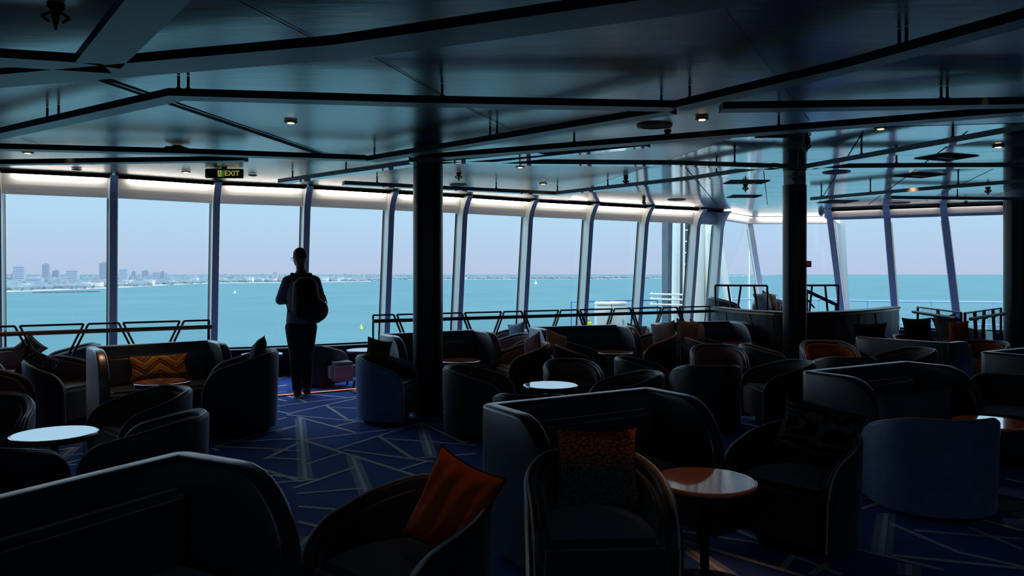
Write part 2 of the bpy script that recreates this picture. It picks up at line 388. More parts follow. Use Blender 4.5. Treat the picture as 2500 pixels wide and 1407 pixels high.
wl_lab = [None, 'white light strip above the window left of the frame edge', 'white light strip above the leftmost full window with the tall towers', 'white light strip above the second full window from the left',
 'white light strip above the window left of the standing man', 'white light strip above the window right of the standing man', 'white light strip above the window partly hidden by the thick column',
 'white light strip above the first window right of the thick column', 'white light strip above the second window right of the thick column', 'white light strip above the window with the white deck boxes', 'white light strip above the window showing the ladder tower', None]
for k in range(len(MUL) - 1):
    a, c = MUL[k], MUL[k + 1]
    window(leanp(a, SILL), leanp(c, SILL), Vector((a.x, a.y, ZC - .02)), Vector((c.x, c.y, ZC - .02)), SILL, ZC - .02, .27, wl_lab[k])
# bow and front windows
A_ = MUL[-1]
def mull2(t, bt, name, wd=.12, dp=.15, d=Vector((.87, -.5, 0)), curl=True, m=white, z0=SILL):
    mullion(Vector((t[0], t[1], ZC - .01)), Vector((bt[0], bt[1], z0)), wd, dp, d, name, m, curl)
mull2((BOWB.x, BOWB.y), (6.0, 18.05), 'trim_%d' % ti, d=Vector((1, .1, 0)), curl=False); ti += 1
mull2((BOWC.x, BOWC.y), (7.9, 17.9), 'trim_%d' % ti, d=Vector((1, -.2, 0)), curl=False); ti += 1
for f in FR: mull2((f[0], f[1]), (f[2], f[3]), 'trim_%d' % ti); ti += 1
def V3(x, y, z): return Vector((x, y, z))
window(leanp(A_, SILL), V3(6.0, 18.05, SILL), V3(A_.x, A_.y, ZC - .01), V3(BOWB.x, BOWB.y, ZC - .01), SILL, ZC - .01, .16, None)
window(V3(6.0, 18.05, SILL), V3(7.9, 17.9, SILL), V3(BOWB.x, BOWB.y, ZC - .01), V3(BOWC.x, BOWC.y, ZC - .01), SILL, ZC - .01, .16, None)
window(V3(7.9, 17.9, SILL), V3(7.02, 16, SILL), V3(BOWC.x, BOWC.y, ZC - .01), V3(6.5, 15.5, ZC - .01), SILL, ZC - .01, .16, None)
dim = mat('dim_tube', (1, 1, 1), .4, emit=(1.0, .94, .92), es=2.2)  # for strips added to brighten the front window heads
def fill_strip(a, c, m, lab, off=.175):  # added strip that brightens the heads of the bow and front windows
    d = (c - a).normalized(); n = Vector((d.y, -d.x, 0)); b = B()
    bar(b, a + (c - a) * .1 + n * off + Vector((0, 0, -.035)), a + (c - a) * .9 + n * off + Vector((0, 0, -.035)), .022, .022); tag(obj('cove_light', b, m, smooth=False), lab, 'light', 'light strips over the front windows')
fl_ = [Vector((A_.x, A_.y, ZC - .005)), Vector((BOWB.x, BOWB.y, ZC - .005)), Vector((BOWC.x, BOWC.y, ZC - .005))]
fill_strip(fl_[0], fl_[1], tube, 'light strip above the narrow corner pane behind the white post'); fill_strip(fl_[1], fl_[2], tube, 'light strip above the corner panes crossed by the collared column')
fr_ = [Vector((f[0], f[1], ZC - .005)) for f in FR]
for a, c, lab in zip(fr_[:3], fr_[1:4], ('dim light strip above the first leaning front window right of the collared column', 'dim light strip above the middle leaning front window', 'dim light strip above the front window beside the right edge column')): fill_strip(a, c, dim, lab)
sb = B()
for a, c in zip(fr_, fr_[1:]):
    d = (c - a).normalized(); n = Vector((d.y, -d.x, 0)); bar(sb, a + n * .215 + Vector((0, 0, -.022)), c + n * .215 + Vector((0, 0, -.022)), .02, .046)
struct('trim_%d' % ti, sb, jointm); ti += 1
for f, g in zip(FR, FR[1:]):
    window(V3(f[2], f[3], SILL), V3(g[2], g[3], SILL), V3(f[0], f[1], ZC - .01), V3(g[0], g[1], ZC - .01), SILL, ZC - .01, .20, None)

# ================================================================== OUTSIDE
SEA = -30.0
m = mat('sea_water', (0.064, 0.155, 0.160), 0.6, spec=0.10, noise=0.18, nscale=0.01)
n_, b_ = nodes_of(m)
t_ = n_.nodes.new('ShaderNodeTexCoord'); mp = n_.nodes.new('ShaderNodeMapping'); mp.inputs['Scale'].default_value = (.05, .16, 1)
nz = n_.nodes.new('ShaderNodeTexNoise'); nz.inputs['Scale'].default_value = 1.0; nz.inputs['Detail'].default_value = 6
bp = n_.nodes.new('ShaderNodeBump'); bp.inputs['Strength'].default_value = .5; bp.inputs['Distance'].default_value = 3
n_.links.new(t_.outputs['Object'], mp.inputs[0]); n_.links.new(mp.outputs[0], nz.inputs['Vector']); n_.links.new(nz.outputs['Fac'], bp.inputs['Height']); n_.links.new(bp.outputs[0], b_.inputs['Normal'])
b = B(); quad(b, [(-30000, -22000, SEA), (30000, -22000, SEA), (30000, 22000, SEA), (-30000, 22000, SEA)])
tag(obj('sea', b, m, smooth=False), 'calm teal sea stretching to the horizon', 'sea', kind='stuff')
# land: beach + wooded ground
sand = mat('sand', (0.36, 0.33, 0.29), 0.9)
land = mat('land_green', (0.20, 0.25, 0.27), 0.95, noise=0.3, nscale=0.02)  # distance haze mixed into the ground colour
def shoreY(px):
    tab = [(-400, 735), (28, 713), (150, 709), (290, 703), (420, 696), (520, 692), (740, 690.5), (900, 687.5), (930, 683.5), (1050, 682.5), (1300, 682), (1500, 681), (1650, 680), (1760, 677), (1900, 673.2)]
    for (x0, y0), (x1, y1) in zip(tab, tab[1:]):
        if x0 <= px <= x1: return y0 + (y1 - y0) * (px - x0) / (x1 - x0)
    return tab[-1][1]
lb = B(); row0 = []; row1 = []; row2 = []
for i in range(0, 116):
    px = -400 + i * 20; y = shoreY(px); p = PZ(px, y, SEA)
    bw = 1.0 + (.9 if px < 930 else 0)
    q = p + p.normalized() * (70 if px < 930 else 20); q.z = SEA + 2.0
    r_ = p.copy() * 1.0; r_ = Vector((p.x, p.y, 0)).normalized() * (Vector((p.x, p.y, 0)).length + 3000); r_.z = SEA + 5
    row0.append(lb.verts.new(p)); row1.append(lb.verts.new(q)); row2.append(lb.verts.new(r_))
for i in range(len(row0) - 1):
    f = lb.faces.new((row0[i], row0[i + 1], row1[i + 1], row1[i])); f.material_index = 0
    f = lb.faces.new((row1[i], row1[i + 1], row2[i + 1], row2[i])); f.material_index = 1
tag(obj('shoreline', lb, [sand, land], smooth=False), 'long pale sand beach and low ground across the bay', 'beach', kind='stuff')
# tree canopy: many low lumps, one stuff object
tb = B()
treem = mat('tree_canopy', (0.155, 0.20, 0.215), 0.95, noise=0.4, nscale=0.05)  # greyed to put distance haze into the canopy colour
for i in range(1500):
    px = random.uniform(-100, 1900); y = shoreY(px); p = PZ(px, y, SEA); D = Vector((p.x, p.y, 0)); L = D.length
    near = px < 930
    dd = random.random() ** 1.5 * (1500 if near else 500) + (75 if near else 22)
    c = D.normalized() * (L + dd)
    s = random.uniform(9, 16) * (1 + dd / 2500)
    hgt = (random.uniform(8, 13) if near else random.uniform(9, 17)) + dd * .011
    if px > 1700: hgt *= .35
    M = Matrix.Translation((c.x, c.y, SEA + 2)) @ Matrix.Diagonal((s * 1.8, s, hgt, 1))
    bmesh.ops.create_icosphere(tb, subdivisions=1, radius=1, matrix=M)
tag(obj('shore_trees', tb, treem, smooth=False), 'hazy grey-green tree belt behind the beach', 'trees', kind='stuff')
# towers (px left, px right, py top, extra distance, label)
conc = [mat('tower_pale', (0.33, 0.36, 0.41), 0.8), mat('tower_grey', (0.24, 0.27, 0.33), 0.8), mat('tower_cream', (0.45, 0.43, 0.42), 0.8)]  # wall colours paled to carry the distance haze
winm = mat('tower_windows', (0.25, 0.29, 0.36), 0.5)  # close to the wall tones, haze included in the colour
towers = [(36, 60, 651, 500, 0, 'pale tower with a stepped top at the far left of the skyline'), (105, 119, 646, 900, 1, 'slim dark tower with a slanted top, left window'), (130, 143, 662, 900, 1, 'short pointed grey block right of the slim tower'),
 (165, 190, 661, 350, 0, 'broad mid-height block in the middle of the left window'), (245, 264, 643, 500, 1, 'tallest dark blue-grey tower beside the first mullion'), (68, 102, 680, 120, 0, 'long low pale block near the beach at the left'), (102, 119, 680, 160, 1, 'low brownish block beside the long pale one'),
 (293, 312, 658, 700, 0, 'pale tower just right of the first mullion'), (322, 331, 664, 900, 1, 'small grey block right of the pale tower'), (348, 362, 662, 900, 1, 'slanted dark block in the second window'), (374, 392, 666, 500, 0, 'wide pale block in the second window'),
 (392, 401, 665, 300, 1, 'narrow dark block beside the wide pale one'), (402, 409, 668, 500, 0, 'small light block at the end of the second window cluster'), (468, 480, 673, 300, 2, 'small cream block near the right of the second window'), (666, 679, 664, 250, 2, 'cream slab tower left of the standing man'), (876, 889, 671, 200, 2, 'white block right of the standing man on the shore'),
 (27, 36, 670, 600, 1, 'small dark block at the far left edge of the skyline'), (790, 812, 675, 300, 2, 'low white building just right of the standing man')]
for (x0, x1, yt, ex, mi, lab) in towers:
    pc = (x0 + x1) / 2; p = PZ(pc, shoreY(pc), SEA); D = Vector((p.x, p.y, 0)); c = D.normalized() * (D.length + 80 + ex)
    wdt = (x1 - x0) / F * c.y; top = EYE + (HOR - yt) / F * c.y; h = top - SEA - 2
    T = thing('apartment_tower', lab, 'building', (c.x, c.y, SEA + 2.5), math.atan2(-c.x, c.y) * .5)
    bb = B(); box(bb, (0, 0, h / 2), (wdt, wdt * .7, h))
    if mi != 2: box(bb, (wdt * .05, 0, h + 1.5), (wdt * .5, wdt * .4, 3.4))
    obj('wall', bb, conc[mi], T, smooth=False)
    wb = B(); nr = max(3, int(h / 5))
    for r in range(nr): box(wb, (0, -wdt * .35 - .1, (r + .5) * h / nr), (wdt * .86, .4, h / nr * .38))
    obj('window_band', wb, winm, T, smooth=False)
hm = [mat('house_white', (0.62, 0.60, 0.58), 0.8), mat('house_red', (0.42, 0.27, 0.24), 0.8)]
for i in range(64):
    px = random.uniform(30, 900) if i < 46 else random.uniform(930, 1640)
    p = PZ(px, shoreY(px), SEA); D = Vector((p.x, p.y, 0)); c = D.normalized() * (D.length + (85 if px < 930 else 24) + random.random() * (60 if px < 930 else 20))
    s = random.uniform(.6, 1.6) * (1.3 if px > 600 else 1)
    hb = B(); box(hb, (0, 0, 3.5 * s), (13 * s, 9 * s, 7 * s)); poly(hb, [(-7 * s, -5 * s), (7 * s, -5 * s), (7 * s, 5 * s), (-7 * s, 5 * s)], 7 * s, 8.2 * s, 1)
    o = obj('shore_house', hb, [hm[0], hm[i % 3 == 0]], smooth=False); o.location = (c.x, c.y, SEA + 3 if px < 930 else SEA + 3)
    tag(o, 'tiny pale house among the trees along the far shore', 'house', 'tiny houses along the shore')
# breakwater, boats, buoy
b = B(); p0 = PZ(95, 715.5, SEA); p1 = PZ(230, 713.5, SEA)
for i in range(30): 
    c = p0 + (p1 - p0) * i / 29; box(b, (c.x, c.y, SEA + .9), (16 * random.uniform(.8, 1.1), 5, 2.2 * random.uniform(.7, 1)), random.random())
tag(obj('breakwater', b, mat('rock_dark', (0.12, 0.15, 0.18), 0.9), smooth=False), 'thin dark breakwater lying in the water off the beach', 'breakwater')
def boat(px, py, s, lab):
    p = PZ(px, py, SEA); T = thing('sailing_boat', lab, 'boat', p)
    hb = B(); box(hb, (0, 0, .6 * s), (6 * s, 2 * s, 1.2 * s)); obj('hull', hb, white, T, smooth=False)
    mb = B(); f = quad(mb, [(-.2 * s, 0, 1.2 * s), (2.6 * s, 0.1, 1.4 * s), (2.6 * s, .2, 1.5 * s), (-.2 * s, 0, 8 * s)]); quad(mb, [(-.4 * s, .05, 1.2 * s), (-2.2 * s, .1, 1.4 * s), (-2.1 * s, .2, 1.5 * s), (-.3 * s, .05, 6.5 * s)])
    obj('sail', mb, white, T, smooth=False)
boat(1308, 694, 1.6, 'white sailing boat on the sea right of the thick column'); boat(573, 716, .7, 'tiny white boat on the water left of the man')
p = PZ(882, 803, SEA); T = thing('channel_buoy', 'small yellow buoy floating on the sea right of the man', 'buoy', p)
b = B(); cyl(b, (0, 0, 0), (0, 0, 1.0), 1.0, .9); obj('float', b, yellow, T)
b = B(); cyl(b, (0, 0, 1), (0, 0, 2.6), .55, .12); obj('beacon', b, yellow, T)

# deck structures outside the front corner
b = B(); poly(b, [(1.2, 15.6), (4.4, 17.6), (5.6, 18.9), (8.4, 18.9), (9.5, 15.6), (14, 14.5), (14, 18.5), (9, 22), (3, 22), (.6, 18)], -.5, -.4)
struct('trim_%d' % ti, b, deckm); ti += 1
D0 = -.4
def atd(px, py, Y): return PYY(px, py, Y)
x0 = PY(1454, 18).x; x1 = PY(1490, 18).x; x2 = PY(1530, 18).x
for (xa, xb, yy, lab) in ((x0, x1 - .01, 18.0, 'white deck locker, the left one of the pair outside'), (x1 + .01, x2, 18.1, 'white deck locker, the right one of the pair outside')):
    T = thing('deck_locker', lab, 'locker', ((xa + xb) / 2, yy, D0)); 
    b = B(); box(b, (0, 0, .6), (xb - xa, .5, 1.2)); bev(b, .02); obj('body', b, white, T)
    b = B(); box(b, (0, 0, 1.24), (xb - xa + .02, .53, .07)); bev(b, .02); obj('lid', b, white, T)
    b = B(); box(b, (.08, -.26, .8), (.03, .03, .12)); obj('handle', b, greyw, T)
p = PY(1434, 17.4, D0)
T = thing('yellow_canister', 'yellow canister standing outside left of the white lockers', 'canister', p)
b = B(); lathe(b, [(.13, 0), (.14, .05), (.14, .75), (.11, .82), (.05, .85)]); obj('body', b, yellow, T)
b = B(); lathe(b, [(.055, .85), (.06, .9), (.03, .93)]); obj('cap', b, yellow, T)
def rail(name, label, cat, pts, z_levels, posts, r, m, h0=D0):
    T = thing(name, label, cat, (pts[0][0], pts[0][1], h0)); o = Vector((pts[0][0], pts[0][1], h0))
    for z in z_levels:
        b = B()
        for a, c in zip(pts, pts[1:]): cyl(b, Vector((a[0], a[1], z)) - o, Vector((c[0], c[1], z)) - o, r, seg=8)
        obj('rail', b, m, T)
    for p in posts:
        b = B(); cyl(b, Vector((p[0], p[1], h0)) - o, Vector((p[0], p[1], max(z_levels))) - o, r * .9, seg=8); obj('post', b, m, T)
    return T
bp_ = [PY(x, y) for x, y in ((1395, 19.2), (1480, 19.6), (1560, 20.2), (1605, 20.4))]
rail('deck_railing', 'thin blue railing outside behind the white lockers', 'railing', bp_, [PYY(1500, 735, 19.8).z, PYY(1500, 752, 19.8).z], bp_, .02, bluer)
bp_ = [PY(x, y) for x, y in ((1745, 19.6), (1870, 19.6), (2000, 19.4), (2118, 18.4), (2275, 17.9), (2425, 17.6), (2560, 17.4))]
rail('deck_railing', 'pale blue railing along the deck outside the front windows', 'railing', bp_, [.88, .35, .10], bp_, .022, mat('pale_rail', (.30, .45, .62), .4))
# ladder tower
ty = 19.0
T = thing('mast_tower', 'white ladder mast with dark cladding outside the corner window', 'mast', PY(1660, ty, D0))
o0 = T.location.copy()
def L(px, z, dy=0): q = PY(px, ty + dy, z); return q - o0
b = B(); box(b, L(1668, 2.6, .7), (.95, .8, 6.2)); obj('cladding', b, darkglass, T, smooth=False)
b = B(); cyl(b, L(1648, D0, -.15), L(1655, 5.6, -.15), .10, seg=20); obj('pipe', b, white, T)
b = B(); cyl(b, L(1706, D0, -.1), L(1712, 5.6, -.1), .13, seg=20); obj('pipe', b, white, T)
for px in (1668, 1694):
    b = B(); bar(b, L(px, D0, -.3), L(px + 4, 5.6, -.3), .04, .06); obj('ladder_rail', b, white, T, smooth=False)
for i in range(20):
    b = B(); cyl(b, L(1668 + i * .18, .1 + i * .28, -.3), L(1694 + i * .18, .1 + i * .28, -.3), .013, seg=8); obj('rung', b, white, T)
for z in (.93, 1.05, .80):
    b = B(); cyl(b, L(1588, z, -.6), L(1680, z - .02, -.6), .022, seg=8); cyl(b, L(1588, z, -.6), L(1592, z, .4), .022, seg=8); obj('guard_rail', b, white, T)
b = B(); bar(b, L(1735, D0, -.2), L(1722, 5.6, -.2), .18, .25); obj('post', b, white, T, smooth=False)
b = B(); cyl(b, (0, 0, 0), (0, 0, 5.0), .03, seg=10); o = obj('flagpole', b, white); o.location = PY(1828, 20.5, D0); tag(o, 'thin white pole outside between the bow windows', 'pole')
b = B(); bar(b, PYY(1748, 560, 18.7), PYY(1795, 830, 18.7), .15, .15); tag(obj('deck_strut', b, white, smooth=False), 'leaning white strut outside beside the corner post', 'strut')

# ================================================================== COLUMNS
def column(px, Y, r, label, collar=True):
    T = thing('column', label, 'column', PY(px, Y, 0))
    z1 = ZC - .004
    b = B(); lathe(b, [(r, 0.005), (r, z1 - (.10 if collar else 0))], seg=48); obj('shaft', b, colm, T)
    if collar:
        b = B(); lathe(b, [(r - .012, z1 - .12), (r - .012, z1)], seg=48); obj('collar', b, cream, T)
    return T
column(1045, 8.3, .163, 'thick black column standing right of the man', False)
T = column(1940, 10.3, .155, 'dark blue column with a cream collar before the curved counter')
b = B(); sph(b, (-.06, -.16, ZC - .07), (.035, .035, .035)); cyl(b, (-.06, -.11, ZC - .05), (-.06, -.16, ZC - .06), .04); o = obj('security_camera', b, greyw); o.location = PY(1940, 10.3, 0); tag(o, 'small dome camera mounted on the cream column collar', 'camera')
p = PYY(1966, 645, 10.3); 
T = thing('call_point', 'small pinkish-red alarm box fixed to the dark blue column', 'alarm', (p.x + .01, p.y - .06, p.z))
b = B(); box(b, (0, 0, 0), (.085, .05, .085)); bev(b, .005); obj('housing', b, mat('alarm_red', (.60, .16, .17), .5), T)
b = B(); box(b, (0, -.028, -.003), (.045, .008, .03)); obj('label_plate', b, mat('alarm_pale', (.75, .55, .55), .5), T)
column(2482, 12.6, .19, 'dark column at the right edge before the last window')

# ================================================================== CEILING FRAMES
ZB = ZC - .15
def frame(pts, wd, label, rods=(), far=False, ht=.05):
    P = [PZ(x, y, ZB) if y < 5000 else None for x, y in pts]
    T = thing('ceiling_frame', label, 'frame', (P[0].x, P[0].y, ZB)); o = T.location.copy()
    # mitred strip
    nrm = []
    for i in range(len(P)):
        ds = []
        if i > 0: ds.append((P[i] - P[i - 1]).normalized())
        if i < len(P) - 1: ds.append((P[i + 1] - P[i]).normalized())
        ns = [Vector((-d.y, d.x, 0)) for d in ds]
        n = ns[0] if len(ns) == 1 else (ns[0] + ns[1]).normalized()
        k = 1 / max(.35, n.dot(ns[0])); nrm.append(n * k * wd / 2)
    b = B(); rs = []
    for p, n in zip(P, nrm):
        q = p - o; rs.append([b.verts.new(q + n), b.verts.new(q - n), b.verts.new(q - n + Vector((0, 0, ht))), b.verts.new(q + n + Vector((0, 0, ht)))])
    for a, c in zip(rs, rs[1:]):
        for i in range(4):
            f = b.faces.new((a[i], a[(i + 1) % 4], c[(i + 1) % 4], c[i])); f.material_index = 0 if i == 0 else 1
    b.faces.new(rs[0]).material_index = 1; b.faces.new(rs[-1]).material_index = 1
    obj('channel', b, [beamgl, beamgrey] if far else [beamm, beamblk], T, smooth=False)  # far sides take the lighter colour painted for bounced light
    for r in rods:
        # nearest position along polyline in px
        best = None
        for a, c in zip(P, P[1:]):
            for t in range(101):
                q = a + (c - a) * t / 100; px = 1250 + F * q.x / q.y
                if best is None or abs(px - r) < best[0]: best = (abs(px - r), q)
        q = best[1] - o
        b = B(); cyl(b, q + Vector((0, 0, ht)), q + Vector((0, 0, ZC - ZB - .003)), .009, seg=10); cyl(b, q + Vector((0, 0, ht)), q + Vector((0, 0, ht + .02)), .016, seg=10); obj('hanger_rod', b, blackm, T)
    return T
frame([(-600, 245), (0, 199), (850, 126), (1720, 4), (2600, -160)], .25, 'widest grey ceiling channel running across the top', (250, 1450))
frame([(-600, 190), (0, 152), (262, 168)], .20, 'short ceiling channel at the top left ending under the sloping one', ())
frame([(240, 160), (405, -20), (700, -330)], .22, 'pale grey ceiling channel rising steeply at the top left', (300,))
frame([(-500, 412), (0, 334), (430, 240), (1000, 256), (1645, 268)], .14, 'bent ceiling channel with its peak at upper left', (115, 142, 437, 457, 1078))
frame([(1655, 268), (2100, 165), (2600, 30)], .14, 'ceiling channel climbing to the upper right corner', (1683, 2197, 2215))
frame([(1760, 271), (2100, 266), (2600, 258)], .14, 'flat ceiling channel crossing under the climbing one at right', (2298, 2312))
frame([(-400, 352), (0, 366), (440, 377), (893, 393)], .14, 'long ceiling channel above the exit sign', ())
frame([(905, 395), (1280, 335), (1640, 276)], .14, 'ceiling channel crossing diagonally above the thick column', (915, 1197, 1213, 1615))
frame([(-400, 410), (0, 403), (600, 394)], .12, 'thin ceiling channel just above the left windows', ())
frame([(1080, 388), (1600, 348), (2500, 278)], .16, 'long dark ceiling channel running right past the round speaker', (1400, 1900))
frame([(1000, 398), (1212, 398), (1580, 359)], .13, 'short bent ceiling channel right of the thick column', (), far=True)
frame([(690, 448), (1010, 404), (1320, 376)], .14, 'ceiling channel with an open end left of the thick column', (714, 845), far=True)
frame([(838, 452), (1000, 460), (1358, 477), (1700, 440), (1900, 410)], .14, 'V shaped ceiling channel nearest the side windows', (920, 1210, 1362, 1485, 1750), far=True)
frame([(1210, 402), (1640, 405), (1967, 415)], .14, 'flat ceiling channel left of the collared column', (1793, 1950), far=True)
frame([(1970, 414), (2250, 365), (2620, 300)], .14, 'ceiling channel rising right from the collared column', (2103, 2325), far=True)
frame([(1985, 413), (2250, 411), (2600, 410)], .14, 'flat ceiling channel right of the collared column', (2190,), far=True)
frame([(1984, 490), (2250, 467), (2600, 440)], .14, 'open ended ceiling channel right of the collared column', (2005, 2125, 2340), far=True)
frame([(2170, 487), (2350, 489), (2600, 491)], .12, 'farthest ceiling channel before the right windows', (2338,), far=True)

# ceiling fittings
def on_ceiling(px, py): 
    p = PZ(px, py, ZC - .006); return p
def downlight(px, py, lab, r=.055, m=warm, on=True):
    T = thing('downlight', lab, 'light', on_ceiling(px, py))
    b = B(); lathe(b, [(r * 1.0, -.001), (r * 1.02, -.012), (r * .72, -.014), (r * .70, -.004), (r * .3, -.002)], seg=24); obj('bezel', b, blackm, T)
    b = B(); lathe(b, [(r * .55, -.016), (r * .5, -.02), (r * .1, -.021)], seg=20); obj('lamp_lens', b, m, T)
lampoff = mat('lamp_off', (.3, .3, .3), .3)
for px, py, lab in ((710, 296, 'round lit downlight left of the thick column'), (1714, 288, 'brightest round downlight, beside the round speaker'), (2150, 311, 'small lit downlight above the rising channel at right'),
                    (2437, 356, 'small lit downlight near the right edge'), (68, 371, 'lit downlight at the far left above the long channel'), (454, 418, 'lit downlight left of the exit sign'), (1326, 447, 'tiny lit downlight inside the V shaped channel'), (1270, 406, 'tiny lit downlight above the flat channel')):
    downlight(px, py, lab)
downlight(187, 413, 'unlit pale downlight above the leftmost window', m=lampoff); downlight(617, 427, 'unlit pale downlight right of the exit sign', m=lampoff)
def disc(px, py, r, lab):
    T = thing('ceiling_speaker', lab, 'speaker', on_ceiling(px, py))
    b = B(); lathe(b, [(r, 0), (r * 1.0, -.004), (r * .9, -.008), (r * .8, -.005), (r * .78, -.001)], seg=40); obj('rim', b, beamblk, T)
    b = B(); lathe(b, [(r * .76, -.001), (r * .74, -.004), (.01, -.005)], seg=40); obj('grille', b, mat('grille', (.03, .03, .032), .7) if 'grille' not in MATS else MATS['grille'], T)
disc(1598, 307, .155, 'large round speaker ring behind the meeting of the channels'); disc(2042, 421, .17, 'round speaker disc right of the collared column')
disc(1652, 488, .16, 'small round disc on the ceiling near the corner window'); disc(2196, 496, .18, 'small round disc above the right front windows'); disc(1118, 452, .13, 'flat round disc right of the thick column')
def sprinkler(px, py, s, lab):
    T = thing('sprinkler', lab, 'sprinkler', on_ceiling(px, py))
    b = B(); lathe(b, [(.030 * s, 0), (.030 * s, -.02 * s), (.014 * s, -.03 * s), (.014 * s, -.055 * s), (.004, -.10 * s)], seg=12); obj('nozzle', b, blackm, T)
    b = B()
    for k in range(4):
        a = k * PI / 2 + .4; cyl(b, (math.cos(a) * .012 * s, math.sin(a) * .012 * s, -.03 * s), (math.cos(a) * .045 * s, math.sin(a) * .045 * s, -.05 * s), .006 * s, seg=6); cyl(b, (math.cos(a) * .045 * s, math.sin(a) * .045 * s, -.05 * s), (math.cos(a) * .02 * s, math.sin(a) * .02 * s, -.07 * s), .006 * s, seg=6)
    obj('deflector', b, bronze, T)
for a in ((136, 8, 1.3, 'large ceiling sprinkler at the top left corner'), (1630, 317, 1.1, 'sprinkler in front of the large round speaker'), (1120, 422, 1.1, 'sprinkler right of the thick column'), (1528, 433, 1.1, 'sprinkler above the V shaped channel'),
          (1970, 344, 1.1, 'sprinkler beside the upper end of the collared column'), (1820, 450, 1.2, 'sprinkler between the two slotted vents'), (2412, 457, 1.2, 'sprinkler at the right near the dark column'), (526, 432, .8, 'tiny sprinkler below the exit sign'), (1572, 488, 1.0, 'tiny sprinkler above the corner window'), (2358, 492, 1.0, 'tiny sprinkler above the last front window')): sprinkler(*a)
def vent(px, py, w_, d_, rz, lab):
    T = thing('ceiling_vent', lab, 'vent', on_ceiling(px, py), rz)
    b = B(); box(b, (0, 0, -.0015), (w_, d_, .003)); obj('backing', b, beamgrey, T, smooth=False)
    nS = 22
    b = B()
    for i in range(nS): box(b, (-w_ / 2 + (i + .5) * w_ / nS, 0, -.005), (w_ / nS * .42, d_ * .96, .005))
    obj('louvres', b, jointm, T, smooth=False)
    b = B(); box(b, (0, 0, -.010), (w_ * .5, .03, .006)); obj('centre_bar', b, greyw, T, smooth=False)
vent(1822, 445, .56, .40, 0, 'slotted ceiling vent left of the collared column, the nearer one'); vent(1817, 480, .50, .40, 0, 'slotted ceiling vent left of the collared column, the farther one')
vent(2245, 428, .52, .42, .35, 'slotted vent right of the column, between the channels'); vent(2310, 384, .50, .42, .35, 'slotted vent nearest the right edge above the flat channel'); vent(2045, 493, .55, .5, .1, 'slotted vent above the leftmost front window'); vent(1885, 333, .30, .12, 0, 'short slotted vent beside the long dark channel')
# dome sensor + box near ceiling
p = PZ(433, 356, ZC - .006)
T = thing('projector', 'dark boxy fitting hanging from the ceiling above the exit sign area', 'projector', p)
b = B(); box(b, (0, 0, -.05), (.20, .16, .07)); bev(b, .01); obj('housing', b, blackm, T)
b = B(); cyl(b, (0, 0, -.02), (0, 0, 0), .05); obj('mount', b, blackm, T)
b = B(); sph(b, (0, 0, -.02), (.06, .06, .09)); o = obj('smoke_detector', b, greyw); o.location = on_ceiling(2005, 515); tag(o, 'pale domed detector under the ceiling beside the collared column', 'detector')
# exit sign
p = PZ(548, 411, ZC - .004)
T = thing('exit_sign', 'green and yellow EXIT sign hanging under the ceiling', 'sign', p, R(3))
b = B(); box(b, (0, 0, -.065), (.46, .035, .115)); bev(b, .006); obj('housing', b, blackm, T)
b = B(); box(b, (0, 0, -.004), (.06, .03, .02)); obj('bracket', b, blackm, T)
b = B(); box(b, (-.032, -.019, -.067), (.075, .004, .085)); obj('green_panel', b, mat('sign_green', (.02, .16, .03), .5, emit=(.05, .35, .06), es=.25), T, smooth=False)
yl = mat('sign_yellow', (.55, .55, .05), .5, emit=(.75, .72, .12), es=.35)
def textmesh(s, size, parent, loc, m, name):
    c = bpy.data.curves.new('t', 'FONT'); c.body = s; c.size = size; c.extrude = .001; c.align_x = 'CENTER'; c.align_y = 'CENTER'; c.offset = .0015
    o = bpy.data.objects.new('t', c); COL.objects.link(o); bpy.context.view_layer.update()
    me = bpy.data.meshes.new_from_object(o.evaluated_get(bpy.context.evaluated_depsgraph_get())); bpy.data.objects.remove(o)
    me.materials.clear(); me.materials.append(m); k = bpy.data.objects.new(name, me); COL.objects.link(k); k.parent = parent; k.location = loc; k.rotation_euler = (PI / 2, 0, 0); return k
textmesh('EXIT', .088, T, (.098, -.0225, -.067), yl, 'lettering')
b = B(); y0 = -.0225
box(b, (-.052, y0, -.067), (.046, .002, .075)); obj('pictogram_panel', b, yl, T, smooth=False)
b = B(); y1 = -.0245
sph(b, (-0.048, y1, -.040), (.006, .001, .006)); bar(b, (-0.050, y1, -.047), (-0.056, y1, -.070), .002, .009); bar(b, (-0.056, y1, -.070), (-0.042, y1, -.082), .002, .006); bar(b, (-0.042, y1, -.082), (-0.048, y1, -.098), .002, .005); bar(b, (-0.056, y1, -.070), (-0.070, y1, -.090), .002, .006); bar(b, (-0.050, y1, -.050), (-0.036, y1, -.058), .002, .004); bar(b, (-0.051, y1, -.050), (-0.066, y1, -.056), .002, .004)
obj('running_figure', b, mat('sign_dark', (.01, .10, .02), .5), T, smooth=False)
b = B(); y0 = -.021; bar(b, (-.15, y0, -.067), (-.20, y0, -.067), .002, .008); bar(b, (-.205, y0, -.067), (-.183, y0, -.048), .002, .008); bar(b, (-.205, y0, -.067), (-.183, y0, -.086), .002, .008)
obj('arrow', b, mat('arrow_dull', (.16, .16, .12), .5), T, smooth=False)

